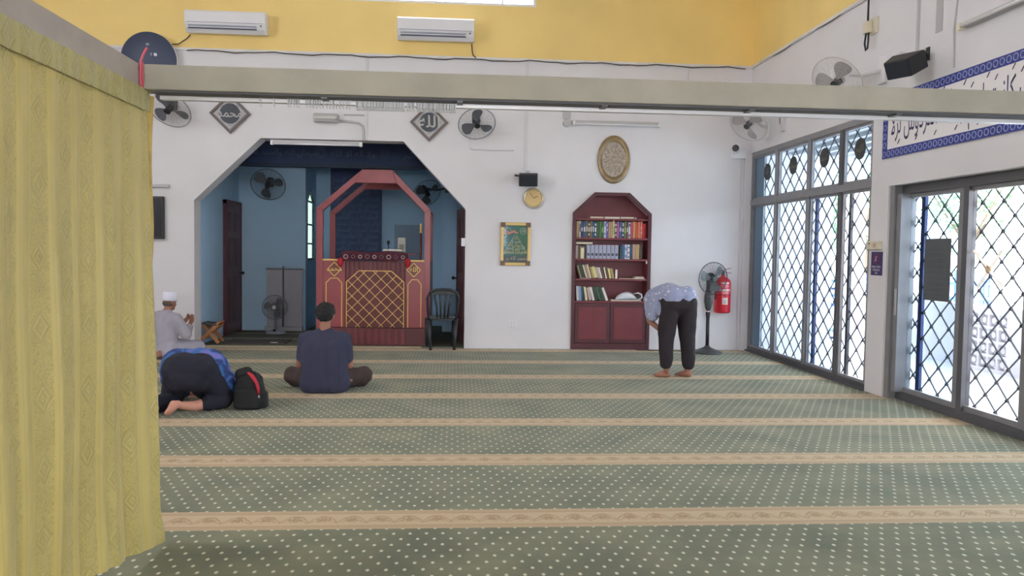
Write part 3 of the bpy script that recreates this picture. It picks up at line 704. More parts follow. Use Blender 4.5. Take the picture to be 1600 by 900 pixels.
# ================================================================== FANS
def smooth_loop(pts, k=3):
    out = []; n = len(pts)
    for i in range(n):
        p0, p1, p2, p3 = (pts[(i+j-1) % n] for j in range(4))
        for s in range(k):
            t = s/k; out.append(tuple(.5*(2*p1[c]+(p2[c]-p0[c])*t+(2*p0[c]-5*p1[c]+4*p2[c]-p3[c])*t*t+(3*p1[c]-p0[c]-3*p2[c]+p3[c])*t**3) for c in (0, 1)))
    return out
def wall_fan(name, label, centre, face, R, base, mats, group=None, spin=.4, dense=9):
    blade_m, guard_m, body_m, hub_m = mats
    C = Vector(centre); d = Vector(face).normalized(); B = Vector(base)
    t = thing(name, label, 'fan', B, world=True, group=group)
    u = Vector((0, 0, 1)); u = (u-d*u.dot(d)).normalized(); v = u.cross(d)
    fr_ = Matrix((v, u, d)).transposed()
    P = lambda a, r, h: C+fr_ @ Vector((r*math.cos(a), r*math.sin(a), h))
    mb = MB()
    for s_, h0 in ((1, .055), (-1, -.055)):
        for k in range(1, dense):
            rr = R*(k+.6)/(dense+.2); mb.circle(C+d*(h0*s_*s_*(1-(rr/R)**3)), d, rr, .0009, 44, 3)
        for k in range(20):
            a = 2*PI*k/20
            mb.tube([P(a, R*.12, h0), P(a, R*.5, h0*.95), P(a, R*.85, h0*.5), P(a, R, 0)], .0009, 3)
    obj('guard', mb, guard_m, t)
    obj('guard_rim', MB().circle(C, d, R, .006, 48, 6), guard_m, t, smooth=True)
    for k in range(3):
        a0 = spin+k*2*PI/3; mb = MB(); top = []; bot = []
        pts = [(.16, -.32), (.45, -.52), (.75, -.50), (.88, -.18), (.86, .22), (.60, .40), (.30, .30), (.15, .25)]
        for rr, da in smooth_loop(pts):
            tw = .030*(da/.5); top.append(P(a0+da, R*rr, tw+.002)); bot.append(P(a0+da, R*rr, tw-.002))
        mb.poly(top); mb.poly(list(reversed(bot)))
        n_ = len(top)
        for i in range(n_): mb.poly([top[i], bot[i], bot[(i+1) % n_], top[(i+1) % n_]])
        obj('blade', mb, blade_m, t)
    obj('hub', MB().cyl(C-d*.03, C+d*.035, R*.17, 20, R*.14), hub_m, t, smooth=False, bevel=.004)
    obj('guard_badge', MB().cyl(C+d*.052, C+d*.06, R*.15, 20), hub_m, t)
    obj('motor', MB().cyl(C-d*.055, C-d*.19, .062, 18, .048), body_m, t, bevel=.008)
    tail = C-d*.15
    mid = Vector((B.x, B.y, tail.z-.10)) if abs(B.z-tail.z) > .05 else B
    obj('arm', MB().tube([tail, tail*.5+B*.5+Vector((0, 0, -.03)), B], .02, 10), body_m, t, smooth=True)
    return t, fr_
fanmats = (greyblue, wire_dk, dark_grey, black)
def plate(t, B, n, mat, hw=.05, hh=.08):
    n = Vector(n); B = Vector(B)
    if abs(n.y) > .5: mb = MB().box(B.x-hw, B.x+hw, B.y-.03*1, B.y, B.z-hh, B.z+hh)
    else: mb = MB().box(B.x-.03, B.x, B.y-hw, B.y+hw, B.z-hh, B.z+hh)
    obj('mount_plate', mb, mat, t, bevel=.006)
fA, _ = wall_fan('wall_fan', 'grey wall fan tilted down, beside the curtain top', (-3.93, 11.28, 3.32), (-.18, -.66, -.72), .305, (-3.97, 11.6, 3.42), fanmats, spin=1.6)
plate(fA, (-3.97, 11.6, 3.42), (0, -1, 0), dark_grey)
fB, _ = wall_fan('wall_fan', 'grey wall fan tilted down, right of the second diamond frame', (.30, 11.28, 3.23), (.12, -.72, -.70), .262, (.30, 11.6, 3.32), fanmats, spin=1.75)
plate(fB, (.30, 11.6, 3.32), (0, -1, 0), dark_grey)
whmats = (M('fan_blade_clear', (172, 168, 172), .35), wire_wh, whitepl, dark_grey)
fC, _ = wall_fan('wall_fan', 'white wall fan in the corner above the grille window', (4.02, 10.72, 3.23), (-.62, -.42, -.66), .27, (4.40, 10.95, 3.22), whmats, spin=.5)
plate(fC, (4.40, 10.95, 3.22), (-1, 0, 0), whitepl, .07, .14)
fD, _ = wall_fan('wall_fan', 'white wall fan half hidden behind the long beam, below the black speaker', (4.0, 8.15, 3.27), (-.72, -.36, -.60), .285, (4.40, 7.95, 3.36), whmats, spin=.9)
plate(fD, (4.40, 7.95, 3.36), (-1, 0, 0), whitepl, .07, .14)
dk = (M('fan_blade_dim', (88, 96, 106), .5), M('fan_guard_dim', (84, 92, 104), .5), dark_grey, black)
fE, _ = wall_fan('wall_fan', 'dark wall fan on the blue wall left of the slit window', (-3.14, 13.66, 2.50), (.02, -.86, -.5), .285, (-3.16, 13.95, 2.56), dk, spin=.3, dense=14)
plate(fE, (-3.16, 13.95, 2.56), (0, -1, 0), dark_grey)
fF, _ = wall_fan('wall_fan', 'dark wall fan on the blue wall behind the right shoulder of the pulpit', (-.47, 13.50, 2.40), (.4, -.72, -.55), .25, (-.12, 13.93, 2.52), dk, spin=.8, dense=14)
plate(fF, (-.12, 13.93, 2.52), (0, -1, 0), dark_grey)
cv = thing('fan_cord_loop', 'thin cable loop hanging from the corner wall fan switch box', 'cable', (4.385, 10.5, 3.3), world=True)
obj('cable', MB().tube([(4.38, 10.45, 3.42), (4.37, 10.52, 3.38), (4.375, 10.50, 3.22), (4.375, 10.44, 3.14), (4.375, 10.40, 3.2), (4.38, 10.44, 3.38)], .006, 6), dark_grey, cv, smooth=True)
obj('switch_box', MB().box(4.36, 4.40, 10.36, 10.46, 3.10, 3.48), white_trunk, cv, bevel=.004)
sw = tag(obj('switch_box', MB().box(4.34, 4.40, 7.55, 7.63, 3.35, 3.45).box(4.37, 4.40, 7.20, 7.55, 3.375, 3.40), white_trunk, bevel=.003), 'white switch box with a short conduit under the black wall speaker', 'switch')
tag(obj('isolator_panel', MB().box(4.36, 4.40, 8.95, 9.08, 3.28, 3.62), whitepl, bevel=.015), 'white rounded switch panel left of the half hidden white fan', 'switch')

# ================================================================== BACK WALL FITTINGS
def ac(label, x0, x1, z0, z1):
    t = thing('air_conditioner', label, 'air conditioner', ((x0+x1)/2, D, z0), world=True, group='air conditioners on the yellow wall')
    yb = D+.02; prof = [(yb, z0+.02), (yb-.13, z0), (yb-.19, z0+.05), (yb-.22, z0+.13), (yb-.22, z1-.03), (yb-.19, z1), (yb, z1)]
    obj('casing', MB().prism([(p[0], p[1]) for p in prof], YZ, x0, x1), whitepl, t, bevel=.008)
    obj('louvre', MB().bar(((x0+.05), yb-.213, z0+.085), ((x1-.12), yb-.213, z0+.085), .006, .045, up=(0, -1, .35)), M('ac_louvre', (206, 210, 226), .4), t)
    obj('air_slot', MB().bar(((x0+.05), yb-.206, z0+.05), ((x1-.12), yb-.206, z0+.05), .008, .02, up=(0, -1, .5)), M('ac_slot', (96, 104, 128), .6), t)
    obj('panel_seam', MB().box(x0+.03, x1-.03, yb-.2215, yb-.2195, z0+.125, z0+.133), M('ac_seam', (150, 156, 172), .5), t)
    obj('sensor', MB().box(x1-.07, x1-.05, yb-.224, yb-.21, z0+.09, z0+.105), dark_grey, t)
ac('white wall air conditioner above the curtain side of the arch', -3.76, -2.66, 4.42, 4.72)
ac('white wall air conditioner under the right end of the clerestory window', -.84, .25, 4.42, 4.73)
cab = M('dark_cable', (74, 66, 66), .6)
tag(obj('drain_cable', MB().tube([(-3.74, 11.6, 4.42), (-3.78, 11.58, 4.36), (-3.9, 11.585, 4.28), (-4.3, 11.59, 4.245)], .008, 6), cab, smooth=True), 'thin cable dropping from the left air conditioner to the ledge', 'cable')
tag(obj('drain_cable', MB().tube([(.22, 11.6, 4.42), (.225, 11.57, 4.34), (.24, 11.58, 4.26), (.28, 11.56, 4.22)], .008, 6), cab, smooth=True), 'thin cable dropping from the right air conditioner to the ledge', 'cable')
mb = MB(); pts = []
for k in range(61):
    x = -3.78+8.05*k/60; pts.append((x, 11.565+.006*math.sin(k*1.7), 4.192+.012*math.sin(k*.9)+.006*math.sin(k*2.3)))
mb.tube(pts, .007, 6); tag(obj('ledge_cable', mb, cab, smooth=True), 'dark cable running loosely along the ledge under the yellow wall', 'cable')
pts = [(4.375, 11.5-11*k/40, 4.20+.012*math.sin(k*1.3)) for k in range(41)]
tag(obj('ledge_cable', MB().tube(pts, .006, 6), cab, smooth=True), 'dark cable along the ledge under the yellow right wall', 'cable')
def trunk(name, label, x, z0, z1, w_=.018, mat=None):
    tag(obj(name, MB().box(x-w_, x+w_, D-.018, D, z0, z1), mat or white_trunk), label, 'conduit')
trunk('conduit', 'white cable trunking running down behind the wall lamp arm to the arch', -1.28, 3.0, 4.19)
trunk('conduit', 'white cable trunking above the small black wall speaker', 1.035, 2.62, 4.19, .022)
trunk('conduit', 'thin white conduit below the camera in the corner', 4.26, .02, 2.86, .010)
trunk('conduit', 'thin white conduit high on the back wall near the right corner', 3.42, 3.6, 4.19, .008)
trunk('conduit', 'thin conduit beside the grey wall fan right of the second diamond frame', .215, 2.90, 3.22, .005)
tag(obj('wall_wire', MB().tube([(.215, 11.59, 2.93), (.25, 11.588, 2.905), (.55, 11.59, 2.90), (.85, 11.59, 2.905)], .006, 6), grey_trunk), 'short horizontal wire under the right grey wall fan', 'wire')
# diamond frames
def diamond(label, cx, cz, R, word, bold, sx, size):
    t = thing('calligraphy_frame', label, 'frame', (cx, D, cz), world=True)
    dm = lambda r: [(cx, cz+r), (cx-r, cz), (cx, cz-r), (cx+r, cz)]
    dkf = M('frame_brown', (104, 92, 92), .4, var=.1); sil = M('frame_silver', (184, 180, 178), .4, .2)
    a, b = dm(R), dm(R*.84)
    for i in range(4):
        mb = MB().prism([a[i], a[(i+1) % 4], b[(i+1) % 4], b[i]], xz, D-.045, D-.001); obj('frame_rail', mb, dkf, t)
    obj('backing', MB().prism(dm(R*.84), xz, D-.025, D-.001), sil, t)
    c, d_ = dm(R*.72), dm(R*.68)
    mb = MB()
    for i in range(4): mb.prism([c[i], c[(i+1) % 4], d_[(i+1) % 4], d_[i]], xz, D-.032, D-.02)
    obj('inner_line', mb, whitepl, t)
    obj('roundel', MB().cyl((cx, D-.034, cz), (cx, D-.02, cz), R*.50, 40), M('roundel_grey', (74, 78, 88), .3), t)
    mb = MB(); mb.text(arabic(word), size, lambda u, v: (cx+u, D-.036, cz+v), sx, bold=bold); obj('lettering', mb, M('letter_silver', (212, 208, 202), .5), t, norm=False)
    obj('glass', MB().prism(dm(R*.84), xz, D-.040, D-.038), clear_glass, t)
    return t
diamond('diamond frame with silver Arabic calligraphy, beside the tilted fan near the curtain', -3.19, 3.33, .285, 'محمد', .012, .95, .165)
diamond('diamond frame with silver Arabic calligraphy, under the gliders above the arch', -.38, 3.28, .275, 'الله', .014, 1.1, .235)
# wall lamp on a bent arm
t = thing('wall_lamp', 'grey bulkhead lamp on a bent pipe above the arch', 'lamp', (-1.84, D, 3.29), world=True)
obj('lamp_body', MB().box(-2.02, -1.665, D-.10, D, 3.235, 3.36), M('lamp_grey', (176, 174, 174), .5), t, bevel=.02)
obj('tube', MB().cyl((-2.0, D-.115, 3.29), (-1.69, D-.115, 3.29), .028, 14), M('lamp_tube_pale', (214, 212, 208), .3), t, smooth=True)
obj('lamp_reflector', MB().box(-2.0, -1.68, D-.112, D-.10, 3.245, 3.262), grey_trunk, t)
obj('arm', MB().tube([(-1.67, D-.03, 3.27), (-1.50, D-.03, 3.26), (-1.38, D-.03, 3.24), (-1.325, D-.03, 3.20), (-1.315, D-.03, 3.12), (-1.315, D-.03, 2.99)], .016, 10), grey_trunk, t, smooth=True)
tag(obj('pipe_stub', MB().cyl((-1.60, D-.012, 3.36), (-1.31, D-.012, 3.36), .011, 8), grey_trunk, smooth=True), 'short horizontal pipe above the bent lamp arm', 'conduit')
def tube_lamp(label, x0, x1, z, drop=0, mat=grey_trunk):
    t = thing('tube_lamp', label, 'lamp', ((x0+x1)/2, D, z), world=True)
    obj('batten', MB().box(x0, x1, D-.05, D, z-.005, z+.045), mat, t, bevel=.004)
    obj('tube', MB().cyl((x0+.04, D-.075, z-.012), (x1-.04, D-.075, z-.012), .014, 12), whitepl, t, smooth=True)
    for x in (x0+.02, x1-.02): obj('tube_holder', MB().box(x-.018, x+.018, D-.09, D-.03, z-.03, z+.03), whitepl, t, bevel=.003)
    return t
tube_lamp('unlit tube lamp fixed along the top edge of the arch', -2.62, -1.33, 2.93)
t = tube_lamp('unlit tube lamp on the white wall above the oval tray', 1.70, 3.00, 3.32)
obj('junction_box', MB().cyl((1.62, D-.05, 3.32), (1.62, D, 3.32), .055, 16), grey_trunk, t, bevel=.006)
tag(obj('junction_plate', MB().box(1.56, 1.68, D-.012, D, 3.385, 3.60), M('patch_grey', (188, 186, 190), .8)), 'grey cable patch above the left end of the wall tube lamp', 'conduit')
tag(obj('wall_shelf', MB().box(-5.6, -4.03, D-.06, D, 2.27, 2.31), grey_trunk, bevel=.004), 'thin grey ledge on the wall above the black screen', 'ledge')
t = thing('television', 'black flat screen on the wall beside the curtain', 'television', (-4.6, D-.05, 1.84), world=True)
obj('casing', MB().box(-5.2, -4.10, D-.07, D-.01, 1.54, 2.14), black, t, bevel=.006)
obj('screen', MB().box(-5.17, -4.13, D-.073, D-.070, 1.58, 2.11), M('screen_black', (30, 33, 46), .25), t)
obj('wall_bracket', MB().box(-4.9, -4.4, D-.01, D-.003, 1.7, 2.0), dark_grey, t)
# small speaker, clock, oval tray, green frame, socket
t = thing('wall_speaker', 'small black wall speaker above the beige clock', 'speaker', (1.06, D, 2.48), world=True)
rot = Matrix.Translation((1.06, D-.13, 2.48)) @ Euler((math.radians(12), 0, math.radians(-6))).to_matrix().to_4x4()
obj('casing', MB().box(-.135, .135, -.09, .09, -.09, .085, rot), black, t, bevel=.01)
obj('grille_cloth', MB().box(-.125, .125, -.094, -.090, -.08, .055, rot), M('speaker_cloth', (44, 48, 58), .9), t)
obj('bracket', MB().tube([(1.06, D-.06, 2.52), (1.06, D-.03, 2.58), (1.06, D, 2.58)], .014, 8).box(1.03, 1.09, D-.012, D, 2.54, 2.62), grey_trunk, t)
obj('swivel_knob', MB().cyl((.92, D-.12, 2.53), (.86, D-.12, 2.54), .014, 8), dark_grey, t)
t = thing('wall_clock', 'round beige wall clock with a silver rim below the black speaker', 'clock', (1.15, D, 2.22), world=True)
c = (1.15, D, 2.22)
obj('rim', MB().circle((c[0], D-.025, c[2]), (0, 1, 0), .138, .014, 40, 8), M('clock_rim', (200, 190, 172), .25, .5), t, smooth=True)
obj('dial', MB().cyl((c[0], D-.02, c[2]), (c[0], D, c[2]), .138, 40), M('clock_dial', (212, 184, 130), .5, lum=1.15), t)
ang = lambda deg, r: (c[0]+r*math.sin(math.radians(deg)), D-.026, c[2]+r*math.cos(math.radians(deg)))
obj('minute_hand', MB().bar(ang(0, 0), ang(-36, .10), .006, .004, up=(0, 1, 0)), black, t)
obj('hour_hand', MB().bar(ang(0, 0), ang(66, .065), .008, .004, up=(0, 1, 0)), black, t)
for k in range(12): obj('hour_mark', MB().bar(ang(30*k, .108), ang(30*k, .122), .005, .003, up=(0, 1, 0)), M('clock_mark', (150, 118, 76), .6), t)
t = thing('oval_tray', 'oval brass tray with engraved medallion hung above the bookshelf', 'tray', (2.33, D, 2.81), world=True)
om = Matrix.Translation((2.33, D, 2.81)) @ Matrix.Rotation(PI/2, 4, 'X')
obj('tray_rim', MB().lathe([(.235, 0), (.245, .012), (.236, .028), (.195, .018), (.178, .010), (.175, .004)], 56, om, 1.0, 1.45), brass, t, smooth=True)
eng = M('engraved_silver', (168, 156, 146), .45, .3, var=.35, scale=38, bump=.5, bscale=70)
obj('tray_plate', MB().lathe([(.0, .0), (.178, .0), (.178, .012), (.0, .012)], 48, om, 1.0, 1.45), eng, t)
mb = MB()
mb.circle((2.33, D-.014, 2.81), (0, 1, 0), .052, .004, 32, 4); mb.circle((2.33, D-.014, 2.81), (0, 1, 0), .03, .004, 24, 4)
obj('medallion_ring', mb, brass, t)
for k in range(12):
    a = 2*PI*k/12; p0 = Vector((2.33+.07*math.cos(a), D-.014, 2.81+.09*math.sin(a))); p1 = Vector((2.33+.15*math.cos(a+.12), D-.014, 2.81+.215*math.sin(a+.12)))
    pm = (p0+p1)/2+Vector((-math.sin(a)*.03, 0, math.cos(a)*.03)); obj('engraved_scroll', MB().tube([p0, pm, p1], .004, 5), brass, t)
t = thing('picture_frame', 'gold framed green picture with a white lettered triangle', 'picture', (.895, D, 1.545), world=True)
x0, x1, z0, z1 = .675, 1.115, 1.23, 1.86
gf = M('frame_gold', (196, 168, 108), .35, .3, lum=1.1); cr = M('frame_corner_brown', (116, 92, 78), .5)
for nm, b in (('rail', (x0, x1, z1-.045, z1)), ('rail', (x0, x1, z0, z0+.045)), ('rail', (x0, x0+.045, z0+.045, z1-.045)), ('rail', (x1-.045, x1, z0+.045, z1-.045))):
    obj('frame_rail', MB().box(b[0], b[1], D-.035, D, b[2], b[3]), gf, t, bevel=.008)
for x in (x0, x1-.07):
    for z in (z0, z1-.07): obj('corner_piece', MB().box(x, x+.07, D-.042, D-.03, z, z+.07), cr, t, bevel=.004)
gm_ = bpy.data.materials.new('picture_green'); gm_.use_nodes = True; tt = NT(gm_); pp = tt.n['Principled BSDF']
px, py, pz = tt.sep(tt.pos()); f1 = tt.step(pz, -.26, .05); f2 = tt.step(px, -.16, .05)
cc = tt.mix(f2, lin(74, 134, 150), lin(56, 122, 92)); cc = tt.mix(tt.step(pz, -.2, -.14), lin(86, 96, 98), cc); tt.put(pp.inputs['Base Color'], tt.mix(tt.m('MULTIPLY', tt.noise(14, tt.pos(), 3), .35), cc, lin(44, 74, 66))); pp.inputs['Roughness'].default_value = .35
obj('picture', MB().box(x0+.045, x1-.045, D-.018, D, z0+.045, z1-.045), gm_, t)
cream = M('picture_cream', (206, 204, 180), .6); pinkc = M('picture_pink', (206, 152, 138), .6)
mb = MB()
mb.bar((.71+.02, D-.020, 1.41), (.885, D-.020, 1.68), .006, .003, up=(0, 1, 0)).bar((1.06, D-.020, 1.41), (.905, D-.020, 1.68), .006, .003, up=(0, 1, 0)).bar((.73, D-.020, 1.41), (1.06, D-.020, 1.41), .006, .003, up=(0, 1, 0))
obj('triangle_outline', mb, cream, t)
for k, (wd, s_) in enumerate((('الله', .05), ('الحمد لله', .055), ('سبحان الله', .065), ('الله اكبر الحمد', .068), ('بسم الله الرحمن', .075))):
    mb = MB(); zc = 1.625-k*.046; hw = .025+k*.026
    mb.text(arabic(wd), s_, lambda u, v, zc=zc: (.895+u, D-.020, zc+v), .75, bold=.01); obj('lettering', mb, cream if k % 2 else M('picture_gold_text', (206, 190, 120), .6), t, norm=False)
for x, m_ in ((.785, pinkc), (1.005, cream)):
    mb = MB(); mb.circle((x, D-.020, 1.735), (0, 1, 0), .045, .004, 28, 4); obj('roundel_ring', mb, cream, t)
    mb = MB(); mb.text(arabic('محمد' if x < .9 else 'الله'), .055, lambda u, v, x=x: (x+u, D-.0195, 1.735+v), .9, bold=.01); obj('roundel_lettering', mb, m_, t, norm=False)
obj('flower_swag', MB().tube([(.75, D-.02, 1.69), (.82, D-.02, 1.705), (.86, D-.02, 1.73), (.895, D-.02, 1.715), (.93, D-.02, 1.70)], [.012, .018, .022, .018, .008], 6), pinkc, t)
mb = MB(); mb.text(arabic('الحمد لله رب'), .075, lambda u, v: (.895+u, D-.020, 1.335+v), 1.0); obj('lettering', mb, cream, t, norm=False)
obj('glass', MB().box(x0+.045, x1-.045, D-.026, D-.024, z0+.045, z1-.045), clear_glass, t)
t = thing('wall_socket', 'white wall socket low on the wall left of the bookshelf', 'socket', (.875, D, .365), world=True)
obj('face_plate', MB().box(.81, .94, D-.025, D, .31, .42), whitepl, t, bevel=.006)
for x in (.84, .89): obj('rocker', MB().box(x, x+.02, D-.03, D-.025, .375, .40), ivory, t, bevel=.002)
obj('socket_holes', MB().box(.85, .856, D-.027, D-.025, .33, .345).box(.885, .891, D-.027, D-.025, .33, .345), dark_grey, t)
# round dark dish above the beam
t = thing('wall_disc', 'large round dark disc with a white rim above the beam corner', 'disc', (-4.28, D-.1, 4.03), world=True)
dm_ = Matrix.Translation((-4.27, D-.075, 4.03)) @ Euler((PI/2+.12, 0, 0)).to_matrix().to_4x4()
obj('disc_face', MB().lathe([(0, .13), (.15, .122), (.28, .09), (.36, .045), (.379, .036), (.379, .034), (0, .03)], 48, dm_), M('dish_navy', (62, 72, 98), .5), t, smooth=True)
obj('disc_rim', MB().lathe([(.370, -.01), (.380, -.01), (.380, .033), (.370, .033)], 48, dm_), whitepl, t, smooth=True)
mb = MB(); 
mb.text('T', .05, lambda u, v: dm_ @ Vector((u+.07, v+.06, .131)), 1); mb.text('XI', .05, lambda u, v: dm_ @ Vector((u+.02, v+.2, .114)), 1); mb.cyl(dm_ @ Vector((.125, .065, .12)), dm_ @ Vector((.125, .065, .134)), .022, 14)
obj('disc_marks', mb, whitepl, t, norm=False, kind='stuff')
# camera in the corner
t = thing('security_camera', 'white security camera with a black lens in the corner', 'camera', (4.16, D, 2.96), world=True)
obj('mount', MB().box(4.10, 4.30, D-.08, D, 2.86, 2.98), whitepl, t, bevel=.008)
obj('camera_body', MB().cyl((4.16, D-.02, 2.98), (4.07, D-.26, 2.985), .055, 18), whitepl, t, bevel=.01)
obj('lens', MB().cyl((4.073, D-.255, 2.985), (4.064, D-.285, 2.985), .05, 18), M('lens_black', (22, 22, 26), .2), t)

# ================================================================== RIGHT WALL FITTINGS
t = thing('wall_speaker', 'black box speaker tilted down on the right wall above the banner', 'speaker', (4.40, 7.3, 3.3), world=True)
rot = Matrix.Translation((4.17, 7.18, 3.23)) @ Euler((0, math.radians(-28), math.radians(28))).to_matrix().to_4x4()
obj('casing', MB().prism([(-.13, -.12), (.10, -.16), (.10, .16), (-.13, .12)], lambda u, v, h: rot @ Vector((u, v, h)), -.085, .085), black, t, bevel=.012)
obj('grille_cloth', MB().box(-.136, -.131, -.11, .11, -.075, .075, rot), M('speaker_cloth', (44, 48, 58), .9), t)
obj('bracket', MB().tube([(4.25, 7.2, 3.27), (4.34, 7.22, 3.34), (4.40, 7.22, 3.34)], .018, 8), black, t, smooth=True)
obj('bracket_plate', MB().box(4.385, 4.40, 7.16, 7.28, 3.28, 3.40), black, t)
tag(obj('conduit', MB().box(4.385, 4.40, 7.34, 7.375, 3.36, 4.19), grey_trunk), 'grey conduit dropping to the black speaker on the right wall', 'conduit')
tag(obj('wall_wire', MB().tube([(4.393, 6.78, 4.19), (4.393, 6.77, 3.7), (4.39, 6.80, 3.45), (4.393, 6.78, 3.12)], .006, 6), grey_trunk), 'thin wire hanging down the right wall to the banner', 'wire')
t = thing('plug_box', 'cream plug box with a hanging black cable loop on the right wall', 'socket', (4.40, 8.18, 3.85), world=True)
obj('face_plate', MB().box(4.37, 4.40, 8.08, 8.22, 3.78, 3.95), ivory, t, bevel=.005)
obj('plug', MB().box(4.31, 4.37, 8.15, 8.25, 3.80, 3.92), ivory, t, bevel=.008)
obj('cable', MB().tube([(4.34, 8.2, 4.3), (4.34, 8.2, 4.0), (4.34, 8.2, 3.92)], .011, 8).tube([(4.33, 8.21, 3.80), (4.33, 8.235, 3.70), (4.335, 8.215, 3.625), (4.34, 8.19, 3.64), (4.34, 8.18, 3.72), (4.34, 8.18, 3.80)], .010, 8), black, t, smooth=True)
t = thing('tube_lamp', 'unlit tube lamp high on the right wall above the banner', 'lamp', (4.40, 6.0, 3.44), world=True)
obj('batten', MB().box(4.35, 4.40, 5.4, 6.62, 3.42, 3.47), grey_trunk, t, bevel=.004)
obj('tube', MB().cyl((4.325, 5.42, 3.43), (4.325, 6.64, 3.43), .016, 12), whitepl, t, smooth=True)
for y in (5.4, 6.62): obj('tube_holder', MB().box(4.305, 4.36, y-.02, y+.02, 3.40, 3.46), ivory, t, bevel=.003)
tag(obj('wall_patch', MB().box(4.394, 4.40, 6.98, 7.08, 3.5, 4.1), M('patch_grey', (188, 186, 190), .8)), 'pale grey vertical patch on the right wall beside the speaker conduit', 'patch')
# banner
t = thing('banner', 'long white banner with blue patterned border and Arabic verse', 'banner', (4.39, 5, 2.75), world=True)
BY0, BY1, BZ0, BZ1 = 2.2, 7.90, 2.44, 3.07
obj('panel', MB().box(4.385, 4.396, BY0, BY1, BZ0, BZ1), M('banner_white', (222, 219, 222), .6, lum=1.2), t)
bb = M('banner_blue', (52, 62, 142), .6, lum=1.05); bring = M('banner_ring_pale', (158, 168, 214), .6)
W_ = .088
for a in ((BY0, BY1, BZ0, BZ0+W_), (BY0, BY1, BZ1-W_, BZ1), (BY1-W_, BY1, BZ0+W_, BZ1-W_), (BY0, BY0+W_, BZ0+W_, BZ1-W_)):
    obj('border_strip', MB().box(4.382, 4.385, *a), bb, t)
mb = MB()
def ringlet(y, z):
    mb.circle((4.381, y, z), (1, 0, 0), .028, .0045, 8, 4)
n = int((BY1-BY0-W_)/.078)
for k in range(n+1):
    y = BY1-W_/2-k*.078
    if y < BY0+.02: break
    ringlet(y, BZ0+W_/2); ringlet(y, BZ1-W_/2)
for k in range(1, 6): ringlet(BY1-W_/2, BZ0+W_/2+k*.09)
obj('border_rings', mb, bring, t, kind='stuff')
mb = MB(); ink = M('banner_ink', (46, 40, 96), .6)
verse = 'إن الذين آمنوا وعملوا الصالحات كانت لهم جنات الفردوس نزلا'
mb.text(arabic(verse), .33, lambda u, v: (4.383, 7.76-u, 2.765+v), .47, align='LEFT')
for k in range(34):       # vowel strokes above and below the line
    y = 7.70-k*.10; up = k % 3 != 1
    z = 2.915+.02*((k*7) % 3) if up else 2.60-.008*((k*5) % 3)
    mb.bar((4.3825, y+.018, z-.02), (4.3825, y-.014, z+.022), .002, .010, up=(1, 0, 0))
obj('lettering', mb, ink, t, norm=False, kind='stuff')
t = thing('phone_sign', 'small purple sign asking to switch off phones, on the white pier', 'sign', (4.40, 7.95, 1.37), world=True)
obj('sign_board', MB().box(4.394, 4.40, 7.845, 8.06, 1.245, 1.49), M('sign_purple', (56, 42, 96), .5, lum=1.1), t)
sw_ = M('sign_white', (214, 206, 220), .6)
for k, s_ in enumerate(('Matikan Telefon', 'Anda Semasa', 'Solat')):
    mb = MB(); mb.text(s_, .036, lambda u, v, k=k: (4.3925, 7.953-u, 1.335-k*.032+v), .72, bold=.012); obj('lettering', mb, sw_, t, norm=False)
obj('sign_ring', MB().circle((4.393, 7.953, 1.42), (1, 0, 0), .048, .004, 28, 4), M('sign_red', (150, 70, 110), .6), t)
obj('phone_symbol', MB().bar((4.392, 7.965, 1.392), (4.392, 7.943, 1.444), .004, .024, up=(1, 0, 0)), M('sign_pink', (204, 166, 196), .6), t)
obj('strike_line', MB().bar((4.390, 7.985, 1.452), (4.390, 7.921, 1.388), .003, .005, up=(1, 0, 0)), M('sign_red', (150, 70, 110), .6), t)
t = thing('wall_switch', 'cream isolator switch box above the purple sign', 'switch', (4.40, 7.97, 1.55), world=True)
obj('back_box', MB().box(4.35, 4.40, 7.86, 8.10, 1.515, 1.60), ivory, t, bevel=.006)
obj('rocker', MB().box(4.342, 4.35, 7.90, 7.95, 1.535, 1.58), M('switch_pink', (206, 178, 160), .5), t, bevel=.002)
obj('indicator', MB().cyl((4.342, 8.03, 1.575), (4.35, 8.03, 1.575), .008, 8), M('sign_red', (150, 70, 110), .6), t)

# ================================================================== PULPIT
t = mn = thing('pulpit', 'tall red wooden pulpit with an octagonal arch canopy and gold lattice front', 'pulpit', (-1.2, 12.4, 0), world=True)
FY, BY = 11.92, 13.18
OUT = [(-2.04, 0), (-2.04, 2.04), (-1.37, 2.62), (-.93, 2.62), (-.355, 2.04), (-.355, 0)]
INN = [(-1.945, 0), (-1.945, 2.0), (-1.475, 2.42), (-.865, 2.42), (-.445, 2.0), (-.445, 0)]
for nm, y0, y1 in (('front', FY, FY+.09), ('rear', BY, BY+.09)):
    m_ = minbar_red
    obj('post', MB().prism([OUT[0], OUT[1], INN[1], INN[0]], xz, y0, y1), m_, t, bevel=.005)
    obj('post', MB().prism([INN[5], INN[4], OUT[4], OUT[5]], xz, y0, y1), m_, t, bevel=.005)
    for a, b in ((1, 2), (2, 3), (3, 4)):
        obj('arch_board', MB().prism([OUT[a], OUT[b], INN[b], INN[a]], xz, y0, y1), m_, t, bevel=.005)
obj('canopy_board', MB().box(-1.40, -.90, FY+.09, BY, 2.57, 2.61), minbar_dk, t)
obj('canopy_board', MB().prism([(-2.03, 2.03), (-1.40, 2.58), (-1.40, 2.545), (-2.0, 2.02)], xz, FY+.09, FY+.42), minbar_dk, t)
obj('canopy_board', MB().prism([(-.365, 2.03), (-.90, 2.58), (-.90, 2.545), (-.40, 2.02)], xz, FY+.09, BY), minbar_dk, t)
obj('side_panel', MB().box(-2.03, -1.99, FY+.09, BY, 0, 1.05), minbar_red, t)
obj('side_panel', MB().box(-.40, -.36, FY+.09, BY, 0, 1.25), minbar_red, t)
